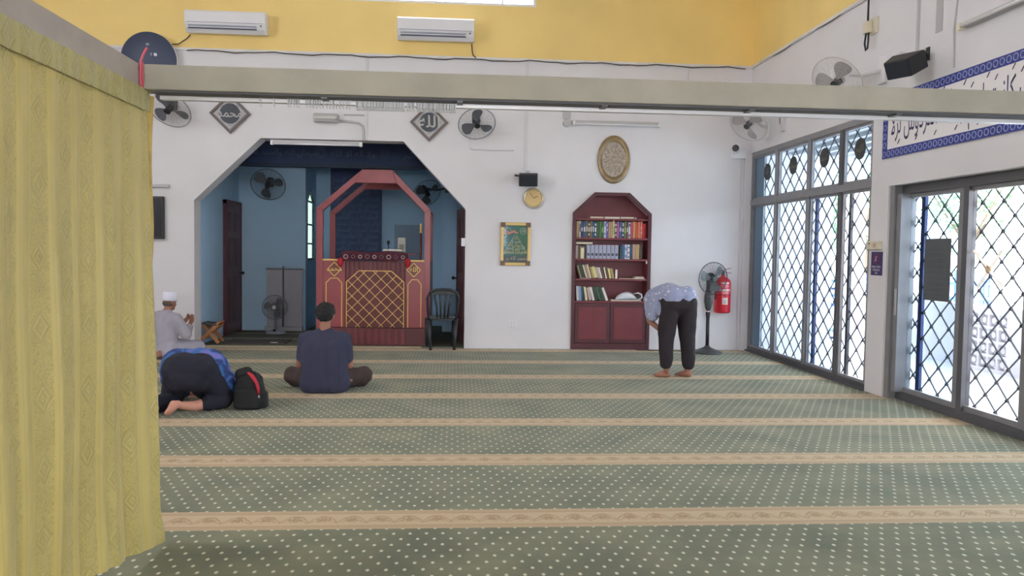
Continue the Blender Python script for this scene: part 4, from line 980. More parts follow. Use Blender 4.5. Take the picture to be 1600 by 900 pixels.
obj('ledge_board', MB().box(-1.70, -.56, FY+.085, FY+.40, 1.36, 1.385), minbar_dk, t)
obj('platform', MB().box(-1.99, -.40, FY+.3, BY, 0, .50), minbar_dk, t)
for k in range(2): obj('step', MB().box(-1.95, -.44, BY+.09+k*.26, BY+.35+k*.26, 0, .36-.17*k), minbar_dk, t)
# front boards
obj('front_panel', MB().box(-1.945, -1.62, FY+.02, FY+.07, .27, 1.26), minbar_red, t)
obj('front_panel', MB().box(-.72, -.445, FY+.02, FY+.07, .27, 1.26), minbar_red, t)
obj('centre_panel', MB().box(-1.62, -.72, FY+.05, FY+.09, .27, 1.26), minbar_dk, t)
obj('plinth', MB().box(-1.97, -.42, FY-.03, FY+.06, 0, .265), minbar_dk, t, bevel=.004)
for k in range(9):
    x = -1.58+k*.10; obj('plinth_slat', MB().box(x, x+.055, FY-.045, FY-.03, .02, .25), mahog, t)
for k in range(13):
    x = -1.60+k*.068; obj('slat', MB().box(x, x+.034, FY+.025, FY+.05, 1.0, 1.26), mahog, t)
for a, b in ((-1.945, -1.60), (-.74, -.445)): obj('gold_ledge', MB().box(a, b, FY-.015, FY+.08, 1.262, 1.285), gold, t)
# gold outlines
def outline(pts, w_, y):
    for i in range(len(pts)-1): obj('gold_strip', MB().bar((pts[i][0], y, pts[i][1]), (pts[i+1][0], y, pts[i+1][1]), .012, w_, up=(0, 1, 0)), gold, t)
CX = [(-1.595, .27), (-1.595, .95), (-1.41, 1.115), (-.935, 1.115), (-.745, .95), (-.745, .27)]
obj('lattice_board', MB().prism(CX, xz, FY+.005, FY+.045), minbar_dk, t)
outline(CX, .024, FY)
def in_poly_clip(c, sg):
    # line z = sg*x + c clipped to the convex centre polygon
    poly = CX; ps = []
    for i in range(len(poly)):
        (xa, za), (xb, zb) = poly[i], poly[(i+1) % len(poly)]
        fa, fb = za-sg*xa-c, zb-sg*xb-c
        if fa*fb < 0: u = fa/(fa-fb); ps.append((xa+(xb-xa)*u, za+(zb-za)*u))
    return ps
for sg in (1, -1):
    for k in range(-20, 40):
        c = .27+k*.172-sg*(-1.17)-.05
        ps = in_poly_clip(c, sg)
        if len(ps) == 2 and math.dist(*ps) > .05:
            yy = FY-.002-(.006 if sg > 0 else 0)
            obj('lattice_strip', MB().bar((ps[0][0], yy, ps[0][1]), (ps[1][0], yy, ps[1][1]), .008, .015, up=(0, 1, 0)), gold, t)
outline([(-1.895, .27), (-1.895, .93), (-1.83, 1.0), (-1.73, 1.0), (-1.665, .93), (-1.665, .27)], .018, FY+.012)
outline([(-.685, .27), (-.685, .92), (-.63, .99), (-.545, .99), (-.49, .92), (-.49, .27)], .018, FY+.012)
for x, wd in ((-1.775, 'محمد'), (-.60, 'الله')):
    obj('diamond_plaque', MB().prism([(x-.105, 1.135), (x, 1.245), (x+.105, 1.135), (x, 1.025)], xz, FY+.004, FY+.02), M('plaque_brown', (120, 70, 62), .4), t)
    outline([(x-.1, 1.135), (x, 1.24), (x+.1, 1.135), (x, 1.03), (x-.1, 1.135)], .008, FY+.002)
    mb = MB(); mb.text(arabic(wd), .10, lambda u, v, x=x: (x+u, FY+.001, 1.14+v), 1.0, bold=.012); obj('lettering', mb, gold, t, norm=False)
# panel of text rows behind the pulpit
t = thing('text_panel', 'tall dark navy panel with rows of faint script behind the pulpit', 'panel', (-1.83, 14.97, 2.0), world=True)
obj('panel_board', MB().box(-2.30, -1.36, 14.95, 14.99, .9, 2.93), navy, t)
lt = M('faint_script', (100, 114, 146), .7, lum=1.2)
vv_ = ['بسم الله الرحمن الرحيم', 'الحمد لله رب العالمين', 'اياك نعبد واياك نستعين', 'اهدنا الصراط المستقيم', 'سبحان الله والحمد لله']
for k in range(13):
    mb = MB(); mb.text(arabic(vv_[k % 5].replace('ط', 'ت').replace('ق', 'ف')), .13, lambda u, v, k=k: (-1.83+u, 14.945, 2.72-k*.115+v), .72); obj('script_row', mb, lt, t, norm=False, kind='stuff')
tag(obj('pale_panel', MB().box(-1.12, -.62, 14.97, 15.0, 1.2, 1.90), M('pale_blue_panel', (130, 150, 172), .6, lum=1.2)), 'pale blue panel on the recess wall right of the text panel', 'panel')
# cloth runner over the pulpit edge
t = thing('pulpit_runner', 'dark red patterned cloth runner draped over the pulpit ledge', 'runner', (-1.2, FY, 1.3), world=True)
run_m = M('runner_wine', (86, 34, 50), .85, var=.25, scale=25, bump=.3, bscale=120)
def run_fn(u, v):
    x = -1.68+u
    if v < .16: y, z = FY-.035-.008*math.sin(u*26), 1.27+v*.75-.02*math.cos(u*9)*(1-v/.16)*.5
    else: y, z = FY-.035+(v-.16), 1.40+.010*math.sin(u*11)
    ends = max(0, .08-u, u-.92)/.08
    return (x, y, z-ends*.02)
cloth('cloth', run_fn, 60, 12, 0, 1.0, 0, .34, run_m, t)
for k in range(9):
    x = -1.60+k*.105
    obj('flower_motif', MB().circle((x, FY-.052, 1.325), (0, 1, 0), .024 if k % 3 else .030, .007, 10, 4), M('motif_grey', (176, 170, 176), .7) if k % 4 not in (1, 3) else M('motif_dim', (120, 100, 116), .7), t)
for x in (-1.685, -.69): obj('tassel', MB().tube([(x, FY-.04, 1.30), (x+.005, FY-.05, 1.24), (x, FY-.05, 1.17)], [.035, .042, .018], 8), M('tassel_red', (186, 36, 54), .8), t, smooth=True)
bkp = tag(obj('open_book', MB().box(-1.06, -.78, FY+.0, FY+.22, 1.415, 1.44), paper, bevel=.004), 'pale flat book lying on the cloth runner of the pulpit', 'book')
t = thing('microphone', 'short black microphone standing on the pulpit ledge', 'microphone', (-1.0, FY+.26, 1.40), world=True)
obj('stand', MB().cyl((-1.0, FY+.26, 1.39), (-1.0, FY+.26, 1.41), .04, 14).tube([(-1.0, FY+.26, 1.40), (-1.0, FY+.26, 1.47), (-1.0, FY+.25, 1.52)], .008, 8), black, t)
obj('microphone_head', MB().limb((-1.0, FY+.25, 1.52), (-1.0, FY+.24, 1.55), .018, .024), black, t, smooth=True)
t = thing('desk_calendar', 'small pale photo box standing on the pulpit ledge', 'box', (-.80, FY+.3, 1.40), world=True)
obj('box', MB().box(-.86, -.745, FY+.28, FY+.33, 1.40, 1.62), M('calendar_grey', (176, 176, 172), .6), t, bevel=.004)
obj('picture', MB().box(-.84, -.765, FY+.276, FY+.28, 1.44, 1.52), M('calendar_picture', (126, 130, 122), .6), t)
t = thing('staff', 'dark wooden staff with a brass tip leaning at the right pulpit post', 'staff', (-.51, FY+.15, .5), world=True)
obj('shaft', MB().cyl((-.51, FY+.15, .5), (-.505, FY+.15, 1.70), .018, 12), minbar_dk, t, smooth=True)
obj('brass_tip', MB().lathe([(.02, 0), (.022, .02), (.016, .05), (.022, .09), (.012, .11), (.018, .13), (.006, .15)], 12, Matrix.Translation((-.505, FY+.15, 1.69))), gold, t, smooth=True)


# ================================================================== BOOKSHELF
t = bs = thing('bookshelf', 'built in dark red bookshelf with a sloped top and cupboard doors', 'bookshelf', (2.32, D, 0), world=True)
y0, y1 = D-.03, D+.27
SO = [(1.735, 0), (1.735, 2.02), (2.06, 2.325), (2.58, 2.325), (2.915, 2.02), (2.915, 0)]
SI = [(1.785, 0), (1.785, 2.0), (2.085, 2.275), (2.555, 2.275), (2.865, 2.0), (2.865, 0)]
obj('back_board', MB().prism([(1.752, .002), (1.752, 2.018), (2.07, 2.308), (2.57, 2.308), (2.898, 2.018), (2.898, .002)], xz, D+.26, D+.28), mahog, bs)
for a, b in ((0, 1), (4, 5)): obj('side_board', MB().prism([SO[a], SO[b], SI[b], SI[a]], xz, y0, D-.001), mahog_dk, bs, bevel=.003)
for x0_, x1_ in ((1.756, 1.785), (2.865, 2.894)): obj('side_lining', MB().box(x0_, x1_, D, D+.26, .003, 2.0), mahog, bs)
for a, b in ((1, 2), (2, 3), (3, 4)): obj('gable_board', MB().prism([SO[a], SO[b], SI[b], SI[a]], xz, y0, D-.001), mahog_dk, bs, bevel=.003)
SHZ = [.72, 1.05, 1.345, 1.655, 1.94]
for z in SHZ: obj('shelf_board', MB().box(1.787, 2.863, D-.022, D+.258, z-.028, z), mahog, bs, bevel=.003)
obj('plinth', MB().box(1.787, 2.863, D-.02, D+.02, .0, .09), mahog_dk, bs)
for a, b, s in ((1.79, 2.318, 1), (2.324, 2.86, -1)):
    dd_ = obj('cupboard_door', MB().box(a, b, D-.018, D+.004, .095, .688), mahog_dk, bs, bevel=.003)
    obj('door_inset', MB().box(a+.05, b-.05, D-.024, D-.018, .15, .63), mahog, dd_, bevel=.004)
obj('price_tag', MB().box(2.84, 2.86, D-.028, D-.023, 1.28, 1.32), paper, bs)
# books
BC = {'tan': (176, 148, 108), 'white and grey': (206, 200, 204), 'navy': (60, 62, 92), 'blue': (64, 92, 128), 'olive': (98, 100, 76), 'brown': (98, 76, 72), 'grey brown': (122, 112, 98), 'teal': (52, 86, 108), 'dark blue': (46, 74, 112),
      'dark green': (60, 92, 62), 'green': (82, 122, 72), 'white and blue': (188, 196, 222), 'purple': (112, 92, 150), 'beige': (176, 140, 122), 'cream': (214, 204, 168), 'plum': (78, 66, 92), 'pink': (192, 92, 152), 'magenta': (176, 64, 112), 'orange': (212, 140, 84),
      'rust': (184, 92, 60), 'salmon': (206, 112, 96), 'red': (204, 52, 64), 'dark red': (150, 34, 52), 'lavender grey': (158, 160, 180), 'pinkish grey': (176, 158, 152), 'black': (52, 48, 48), 'dark brown': (84, 66, 58), 'pale yellow': (208, 196, 132), 'light blue': (132, 160, 186), 'charcoal green': (54, 66, 60), 'white': (222, 214, 210)}
bkm = lambda c: M('book_'+c.replace(' ', '_'), BC[c], .55, var=.05, scale=30, lum=1.15)
pages = M('book_pages', (218, 208, 190), .8)
ORD = 'first second third fourth fifth sixth seventh eighth ninth tenth eleventh twelfth thirteenth fourteenth fifteenth sixteenth seventeenth eighteenth nineteenth twentieth'.split()
def book(x0, x1, z, h, col, label, lab=None, lean=0, depth=.19, group=None, band=None):
    """upright book, spine to the room; lean in radians (top towards -x)"""
    w_ = x1-x0; mb = MB(); yb = D+.03
    sp = .0015
    mb.box(sp, w_-sp, 0, depth, 0, h)                       # cover block
    mb.mi = 1; mb.box(sp+.003, w_-sp-.003, .006, depth+.002, h-.003, h+.0008)
    mats = [bkm(col), pages]
    if lab:
        mats.append(M('spine_label_'+lab[0], {'cream': (222, 214, 196), 'white': (226, 226, 230), 'lilac': (196, 186, 210), 'lime': (156, 184, 110), 'dark': (64, 68, 88), 'blue': (96, 124, 168), 'gold': (190, 160, 96)}[lab[0]], .6)); mb.mi = 2
        for (a, b) in lab[1]: mb.box(w_*.2, w_*.8, -.0015, .0005, h*a, h*b)
    o = obj('book', mb, mats)
    o.location = (x0, yb, z+.0005); o.rotation_euler = (0, -lean, 0)
    return tag(o, label, 'book', group)
row1 = [(100, 148, 'tan', None), (150, 180, 'white and grey', ('dark', [(.35, .8)])), (180, 222, 'navy', ('lilac', [(.4, .62)])), (224, 268, 'blue', ('white', [(.36, .64)])), (270, 305, 'olive', ('cream', [(.36, .66)])), (307, 345, 'brown', ('cream', [(.38, .64), (.76, .88), (.14, .26)])), (347, 382, 'grey brown', ('cream', [(.36, .66)])), (384, 418, 'teal', ('white', [(.36, .66)])), (420, 462, 'dark blue', ('white', [(.36, .64), (.74, .88), (.14, .27)])), (464, 505, 'dark green', None), (507, 545, 'green', None), (547, 588, 'dark green', ('lime', [(.34, .64)])), (590, 630, 'white and blue', ('blue', [(.2, .3), (.7, .9)])), (632, 668, 'purple', ('lilac', [(.4, .56), (.66, .85)])), (670, 710, 'beige', None), (712, 748, 'tan', ('gold', [(.1, .15), (.8, .85)])), (750, 782, 'cream', ('lime', [(.2, .7)])), (784, 825, 'plum', ('cream', [(.38, .62), (.74, .88), (.14, .26)])), (827, 862, 'pink', None), (864, 915, 'blue', ('lilac', [(.4, .62)])), (917, 952, 'navy', ('white', [(.38, .62), (.72, .95), (.14, .26)])), (954, 992, 'olive', ('lime', [(.3, .66)])), (994, 1030, 'brown', ('cream', [(.36, .62)])), (1032, 1070, 'white and grey', ('dark', [(.1, .25), (.72, .9)])), (1072, 1110, 'magenta', None), (1112, 1155, 'orange', ('gold', [(.1, .3)])), (1157, 1195, 'rust', None), (1197, 1240, 'salmon', ('gold', [(.1, .16)])), (1242, 1285, 'salmon', ('cream', [(.3, .36), (.6, .64)])), (1290, 1325, 'red', None), (1327, 1352, 'dark red', None)]
X1 = lambda v: 1.80+(v-100)*(2.85-1.80)/(1352-100)
for i, (a, b, c, lb) in enumerate(row1):
    side = ORD[i]+' from the left' if i < 16 else ORD[len(row1)-1-i]+' from the right'
    h = .246+.007*math.sin(i*2.1)
    if c in ('red', 'dark red'): h -= .02
    dsc = '' if not lb else (', '+lb[0]+' labels' if len(lb[1]) > 1 else ', '+lb[0]+' label')
    book(X1(a), X1(b), SHZ[3], h, c, f'{c} book{dsc}, {side}, top full shelf', lb, depth=.17+.02*math.sin(i), group='books, top full shelf')
row2 = [(95, 140, 'pinkish grey', .195, None), (142, 180, 'dark brown', .195, None), (182, 247, 'cream', .18, ('dark', [(.88, .99)])), (250, 286, 'black', .19, None)]
for k in range(8): row2.append((290+k*72, 290+k*72+66, 'lavender grey', .205, ('dark', [(.22, .40)])))
row2 += [(880, 918, 'charcoal green', .20, None), (920, 970, 'blue', .215, None), (972, 1014, 'white and blue', .215, ('blue', [(.1, .3), (.6, .8)])), (1024, 1062, 'white', .215, ('dark', [(.1, .2), (.4, .5), (.75, .85)])), (1064, 1106, 'dark blue', .21, None), (1110, 1165, 'beige', .22, None), (1167, 1237, 'tan', .22, None), (1240, 1285, 'dark brown', .22, None)]
for i, (a, b, c, h, lb) in enumerate(row2):
    if c == 'lavender grey': lab = f'lavender grey volume with dark emblem, {ORD[i-4]} of the matching eight on the second shelf'
    else: lab = f'{c} book, '+(ORD[i]+' from the left' if i < 6 else ORD[len(row2)-1-i]+' from the right')+' on the second shelf'
    book(X1(a), X1(b), SHZ[2], h, c, lab, lb, group='books on the second shelf')
row3 = [(130, 150, 'dark brown', .2), (152, 168, 'tan', .195), (172, 235, 'charcoal green', .205), (236, 256, 'cream', .205), (258, 280, 'beige', .20), (283, 302, 'pinkish grey', .205), (304, 326, 'cream', .21), (336, 362, 'tan', .17), (366, 420, 'pale yellow', .172), (424, 470, 'pinkish grey', .17), (472, 498, 'white', .17), (500, 540, 'brown', .168), (545, 570, 'cream', .17), (573, 600, 'brown', .17), (606, 640, 'pale yellow', .155), (646, 686, 'tan', .15)]
X3 = lambda v: 1.812+(v-130)*(2.345-1.812)/(690-130)
for i, (a, b, c, h) in enumerate(row3):
    book(X3(a)+.045, X3(b)+.045, SHZ[1]+(.006 if i < 9 else 0), h, c, f'{c} book leaning left, {ORD[i]} from the left on the third shelf', None, lean=math.radians(17 if i < 12 else 13), depth=.14, group='leaning books on the third shelf')
book(2.395, 2.43, SHZ[1], .135, 'white', 'small pale book standing upright at the right end of the leaning row', None, depth=.13, group='books on the third shelf')
row4 = [(75, 110, 'white and grey', .215, 4), (112, 150, 'light blue', .215, 5), (152, 172, 'blue', .21, 6), (174, 198, 'charcoal green', .205, 7), (204, 240, 'cream', .205, 9), (252, 300, 'pinkish grey', .195, 13), (306, 345, 'white', .205, 15), (352, 404, 'charcoal green', .205, 17), (408, 446, 'dark green', .21, 18), (450, 500, 'charcoal green', .215, 19), (506, 545, 'white', .205, 21)]
X4 = lambda v: 1.80+(v-75)*(2.26-1.80)/(545-75)
for i, (a, b, c, h, ln) in enumerate(row4):
    book(X4(a)+.02+ln*.001, X4(b)+.02+ln*.001, SHZ[0], h, c, f'{c} book leaning left, {ORD[i]} from the left on the lowest shelf', None, lean=math.radians(ln), depth=.16, group='leaning books on the lowest shelf')
def flat(x0, x1, z, h, col, label, rot=0, dp=.16):
    mb = MB().box(0, x1-x0, 0, dp, 0, h); mb.mi = 1; mb.box(.003, x1-x0+.0006, -.0006, dp-.004, h*.14, h*.86)
    o = obj('book', mb, [bkm(col), pages]); o.location = (x0, D+.0, z+.0005); o.rotation_euler = (0, 0, rot); return tag(o, label, 'book')
flat(2.0, 2.20, 1.94, .030, 'beige', 'pale book lying flat at the left on the sloped top shelf', .06)
flat(2.215, 2.44, 1.94, .028, 'white', 'pale book lying flat in the middle of the sloped top shelf')
flat(2.45, 2.65, 1.94, .034, 'brown', 'brown book lying flat at the right on the sloped top shelf')
tag(obj('cap_lid', MB().lathe([(0, 0), (.016, 0), (.016, .018), (.01, .026), (0, .026)], 12, Matrix.Translation((2.69, D+.05, 1.9405))), whitepl, smooth=True), 'tiny white cap beside the brown flat book on the top shelf', 'cap')
flat(1.797, 2.04, 1.345+.2155, .028, 'cream', 'cream book lying flat across the books at the left of the second shelf')
flat(1.865, 2.02, 1.05, .006, 'white', 'thin white booklet lying flat under the leaning books on the third shelf', dp=.02)
flat(2.44, 2.66, 1.05, .012, 'dark red', 'thin dark red booklet lying flat on the third shelf')
flat(2.665, 2.84, 1.05, .014, 'white', 'white booklet lying flat at the right end of the third shelf')
flat(2.69, 2.82, 1.0645, .022, 'pinkish grey', 'pinkish booklet lying on the white booklet at the third shelf')
flat(2.34, 2.79, .72, .018, 'white and grey', 'wide pale flat box under the plastic bag on the lowest shelf', dp=.2)
tag(obj('string', MB().tube([(2.345, D-.026, 1.93), (2.347, D-.028, 1.90), (2.344, D-.027, 1.86)], .004, 6), gold, smooth=True), 'short tan string hanging over the top shelf edge', 'string')
t = thing('plastic_bag', 'crumpled white plastic bag lying on the lowest shelf', 'bag', (2.6, D+.1, .74), world=True)
mb = MB(); rs = []
for i in range(13):
    u = i/12; x = 2.42+.36*u; hh = .115*math.sin(PI*min(1, u*1.05+.02))**.6; r_ = []
    for k in range(16):
        a = 2*PI*k/16; nz = .010*noise.noise(Vector((x*22, k*1.3, 2)))
        r_.append((x, D+.10+(.075*math.sin(PI*u)**.5+.004+nz)*math.cos(a), .739+max(.001, (hh/2+nz)*(1+math.sin(a)))))
    rs.append(r_)
mb.rings(rs); obj('bag_body', mb, M('bag_white', (226, 228, 236), .4, lum=1.1), t, smooth=True)
obj('bag_handle', MB().tube([(2.68, D+.01, .83), (2.74, D-.0, .845), (2.79, D, .82), (2.80, D, .78), (2.76, D, .752), (2.70, D, .745)], [.008, .012, .013, .012, .01, .006], 8), M('bag_white', (226, 228, 236), .4), t, smooth=True)
obj('bag_opening', MB().sphere((2.755, D+.01, .795), (.028, .02, .026)), dark_grey, t, smooth=True)

# ================================================================== FLOOR OBJECTS
t = thing('fire_extinguisher', 'red fire extinguisher hung on the white wall behind the pedestal fan', 'extinguisher', (3.985, D-.12, .57), world=True)
em = Matrix.Translation((3.985, D-.125, .57))
obj('cylinder', MB().lathe([(0, 0), (.10, 0), (.115, .015), (.118, .03), (.118, .44), (.105, .49), (.07, .52), (.035, .535), (.03, .56), (0, .56)], 28, em), red_ext, t, smooth=True)
lb = M('ext_label', (226, 190, 194), .5)
def wrap(name, z0, z1, a0, a1, mat, r=.1190):
    mb = MB(); n = 10; pts = [[(3.985+r*math.sin(a0+(a1-a0)*k/n), D-.125-r*math.cos(a0+(a1-a0)*k/n), z) for k in range(n+1)] for z in (z0, z1)]
    for k in range(n): mb.poly([pts[0][k], pts[0][k+1], pts[1][k+1], pts[1][k]])
    obj(name, mb, mat, t, norm=False)
wrap('label', .70, .80, -.35, .35, M('ext_tag', (226, 214, 206), .6))
wrap('label_band', .895, .93, -.75, .75, lb); wrap('label_band', 1.0, 1.03, -.55, .55, lb)
for k, z in enumerate((.955, .975, .875, .86)): wrap('label_line', z, z+.006, -.7+.1*k, .7-.05*k, lb)
wrap('label_band', .835, .842, -1.3, 1.3, M('ext_dark', (110, 24, 36), .5))
for k in range(3): wrap('tag_line', .72+k*.02, .726+k*.02, -.25, .25-.05*k, M('ext_print', (120, 110, 108), .6), .1195)
obj('valve', MB().cyl((3.985, D-.125, 1.13), (3.985, D-.125, 1.20), .022, 12), dark_grey, t)
obj('lever', MB().bar((3.97, D-.125, 1.205), (4.09, D-.15, 1.235), .022, .008).bar((3.97, D-.125, 1.175), (4.10, D-.15, 1.16), .022, .008), M('lever_red', (150, 30, 42), .5), t)
obj('hose', MB().tube([(3.965, D-.125, 1.165), (3.90, D-.14, 1.16), (3.862, D-.15, 1.08), (3.858, D-.15, .95), (3.865, D-.15, .85)], .010, 8), black, t, smooth=True)
obj('nozzle', MB().cyl((3.865, D-.15, .86), (3.868, D-.15, .77), .012, 10, .018), black, t)
obj('wall_hook', MB().box(3.97, 4.0, D-.06, D, 1.02, 1.08), dark_grey, t)
def pedestal_fan(name, label, loc, h, R, face, base_r, mats, basefn):
    blade_m, guard_m, body_m = mats
    t = thing(name, label, 'fan', loc, world=True); L = Vector(loc)
    d = Vector(face).normalized(); C = L+Vector((0, 0, h))+d*.11
    u = Vector((0, 0, 1)); u = (u-d*u.dot(d)).normalized(); v = u.cross(d); fr_ = Matrix((v, u, d)).transposed()
    P = lambda a, r, hh: C+fr_ @ Vector((r*math.cos(a), r*math.sin(a), hh))
    mb = MB()
    for s_ in (1, -1):
        for k in range(1, 9): rr = R*(k+.5)/9.2; mb.circle(C+d*(s_*.05*(1-(rr/R)**3)), d, rr, .0012, 40, 3)
        for k in range(24): a = 2*PI*k/24; mb.tube([P(a, R*.12, s_*.05), P(a, R*.6, s_*.045), P(a, R, 0)], .0012, 3)
    obj('guard', mb, guard_m, t)
    obj('guard_rim', MB().circle(C, d, R, .006, 44, 6), guard_m, t, smooth=True)
    for k in range(3):
        a0 = .9+k*2*PI/3; top = []; bot = []
        for rr, da in smooth_loop([(.16, -.3), (.5, -.5), (.82, -.42), (.86, .25), (.55, .38), (.18, .25)]):
            top.append(P(a0+da, R*rr, .03*da/.5+.002)); bot.append(P(a0+da, R*rr, .03*da/.5-.002))
        mb = MB(); mb.poly(top); mb.poly(list(reversed(bot)))
        n_ = len(top)
        for i in range(n_): mb.poly([top[i], bot[i], bot[(i+1) % n_], top[(i+1) % n_]])
        obj('blade', mb, blade_m, t)
    obj('hub', MB().cyl(C-d*.02, C+d*.035, R*.17, 18), body_m, t, bevel=.004)
    obj('guard_badge', MB().cyl(C+d*.05, C+d*.058, R*.16, 18), basefn['badge'], t)
    obj('motor', MB().cyl(C-d*.05, C-d*.10, .075, 20).cyl(C-d*.10, C-d*.21, .07, 20, .045), body_m, t, bevel=.006)
    obj('neck', MB().tube([C-d*.12, L+Vector((0, 0, h-.10)), L+Vector((0, 0, h-basefn['neck']))], [.035, .036, .028], 12), body_m, t, smooth=True)
    basefn['base'](t, L)
    return t
def base_std(t, L):
    tr = Matrix.Translation(L)
    obj('control_box', MB().lathe([(.03, .62), (.045, .66), (.062, .75), (.058, .84), (.035, .93)], 20, tr), dark_grey, t, smooth=True)
    obj('control_knob', MB().cyl(L+Vector((0, -.055, .80)), L+Vector((0, -.075, .80)), .015, 12), black, t)
    obj('inner_pole', MB().cyl(L+Vector((0, 0, .56)), L+Vector((0, 0, .63)), .012, 12), M('chrome', (196, 196, 200), .2, .8), t, smooth=True)
    obj('pole', MB().cyl(L+Vector((0, 0, .05)), L+Vector((0, 0, .57)), .026, 14), black, t, smooth=True)
    obj('collar', MB().cyl(L+Vector((0, 0, .54)), L+Vector((0, 0, .60)), .032, 14), black, t)
    obj('base', MB().lathe([(.0, .0), (.215, .0), (.22, .012), (.20, .028), (.13, .05), (.05, .085), (.03, .11), (0, .11)], 36, tr), dark_grey, t, smooth=True)
pedestal_fan('pedestal_fan', 'dark grey pedestal fan standing in front of the fire extinguisher', (3.69, 11.23, 0), 1.10, .232, (.24, -.96, -.08), .22, (M('fan_blade_smoke', (104, 108, 112), .4), M('fan_guard_black', (58, 60, 64), .4, .3), dark_grey), {'badge': dark_grey, 'neck': .2, 'base': base_std})
tag(obj('power_cable', MB().tube([(3.44, 11.35, .006), (3.2, 11.42, .006), (2.95, 11.45, .006), (2.7, 11.5, .006)], .006, 6), black, smooth=True), 'black power cable lying on the carpet by the wall behind the bowing person', 'cable')
def base_low(t, L):
    tr = Matrix.Translation(L)
    obj('pole', MB().cyl(L+Vector((0, 0, .06)), L+Vector((0, 0, .36)), .024, 14), M('fan_grey_stem', (126, 132, 142), .4), t, smooth=True)
    obj('base', MB().lathe([(0, 0), (.165, 0), (.17, .015), (.15, .035), (.07, .055), (.03, .08), (0, .08)], 30, tr, 1.0, .8), M('fan_base_grey', (150, 158, 172), .4), t, smooth=True)
    obj('control_knob', MB().cyl(L+Vector((0, -.09, .055)), L+Vector((0, -.10, .075)), .022, 12), black, t)
pedestal_fan('floor_fan', 'low grey floor fan in front of the pull up banner in the niche', (-2.955, 13.40, .008), .44, .20, (.05, -.98, .06), .17, (greyblue, M('fan_guard_mid', (108, 112, 122), .4, .3), M('fan_body_mid', (104, 108, 118), .4)), {'badge': M('fan_badge_white', (206, 206, 212), .4), 'neck': .12, 'base': base_low})
t = thing('pull_up_banner', 'back of a pull up banner stand against the blue niche wall', 'banner', (-2.92, 13.86, 0), world=True)
obj('cloth', MB().box(-3.21, -2.61, 13.87, 13.875, .07, 1.07), M('banner_back', (168, 168, 178), .7, var=.04, lum=1.1), t)
obj('top_rail', MB().box(-3.22, -2.60, 13.86, 13.885, 1.06, 1.085), alum_dk, t)
obj('pole', MB().cyl((-2.93, 13.86, .05), (-2.93, 13.86, 1.12), .012, 10), alum_dk, t, smooth=True)
obj('base_case', MB().box(-3.24, -2.60, 13.82, 13.92, .006, .08), M('case_silver', (172, 174, 182), .4, .3), t, bevel=.006)
tag(obj('dark_mat', MB().box(-3.40, -2.50, 11.93, 12.48, .004, .02), M('mat_dark', (74, 70, 68), .95, bump=.3, bscale=120), bevel=.004), 'dark brown mat on the niche floor beside the book stand', 'mat')
tag(obj('threshold_strip', MB().box(-3.69, -.47, 11.61, 11.72, 0, .012), M('strip_tan', (172, 160, 132), .9, var=.08, scale=20, lum=1.2)), 'pale carpet strip along the foot of the arch', 'carpet')
tag(obj('paper_scrap', MB().box(-2.72, -2.62, 11.98, 12.03, .021, .027), paper), 'small white scrap lying on the dark mat', 'paper')
# folding book stand (rehal)
t = thing('book_stand', 'crossed wooden book stand carrying a dark board by the arch edge', 'book stand', (-3.60, 12.02, 0), world=True)
for y in (11.90, 12.14):
    obj('leg_board', MB().bar((-3.76, y, .02), (-3.46, y, .30), .05, .03, up=(0, 1, 0)), wood, t, bevel=.003)
    obj('leg_board', MB().bar((-3.46, y+.035, .02), (-3.69, y+.035, .30), .05, .03, up=(0, 1, 0)), wood, t, bevel=.003)
obj('cross_rail', MB().box(-3.62, -3.58, 11.88, 12.2, .14, .17), wood, t)
obj('top_board', MB().bar((-3.69, 12.03, .315), (-3.47, 12.03, .285), .30, .02), M('stand_board_dark', (78, 78, 80), .6), t, bevel=.003)
obj('end_block', MB().bar((-3.53, 12.03, .27), (-3.44, 12.03, .33), .26, .03), wood, t, bevel=.003)
# plastic chair
t = thing('plastic_chair', 'black plastic stacking chair beside the pulpit', 'chair', (-.175, 11.575, 0), math.radians(6))
cp_ = M('chair_plastic', (44, 50, 54), .38)
def sq(mb, a, b, r0, r1): return mb.tube([a, b], [r0, r1], 8)
for sx in (-1, 1):
    obj('leg', sq(MB(), (sx*.17, -.20, 0), (sx*.20, -.14, .45), .022, .030), cp_, t, smooth=True)
    obj('leg', sq(MB(), (sx*.19, .24, 0), (sx*.20, .17, .43), .022, .030), cp_, t, smooth=True)
    obj('leg_brace', MB().box(sx*.2-.012, sx*.2+.012, -.15, .17, .36, .42), cp_, t, bevel=.004)
mb = MB(); nseg = 18
seat = [(.215*math.copysign(abs(math.cos(a))**.6, math.cos(a)), .02+.21*math.copysign(abs(math.sin(a))**.6, math.sin(a))) for a in [2*PI*k/28 for k in range(28)]]
mb.prism(seat, XY, .425, .45); obj('seat', mb, cp_, t, bevel=.005)
frame = [(-.19, -.155, .44), (-.215, -.19, .60), (-.225, -.235, .76), (-.19, -.26, .84), (-.10, -.275, .875), (0, -.28, .88), (.10, -.275, .875), (.19, -.26, .84), (.225, -.235, .76), (.215, -.19, .60), (.19, -.155, .44)]
obj('back_frame', MB().tube(frame, .019, 10), cp_, t, smooth=True)
obj('top_rail', MB().prism([(-.20, .80), (-.1, .865), (.1, .865), (.2, .80), (.1, .80), (-.1, .80)], lambda u, v, h: (u, h, v), -.28, -.25), cp_, t, bevel=.006)
for k, x in enumerate((-.075, -.027, .027, .075)): obj('back_slat', MB().tube([(x*1.0, -.165, .46), (x*1.15, -.20, .62), (x*1.7, -.255, .81)], [.014, .013, .016], 8), cp_, t, smooth=True)
obj('back_lower_rail', MB().bar((-.19, -.165, .475), (.19, -.165, .475), .02, .05), cp_, t, bevel=.005)
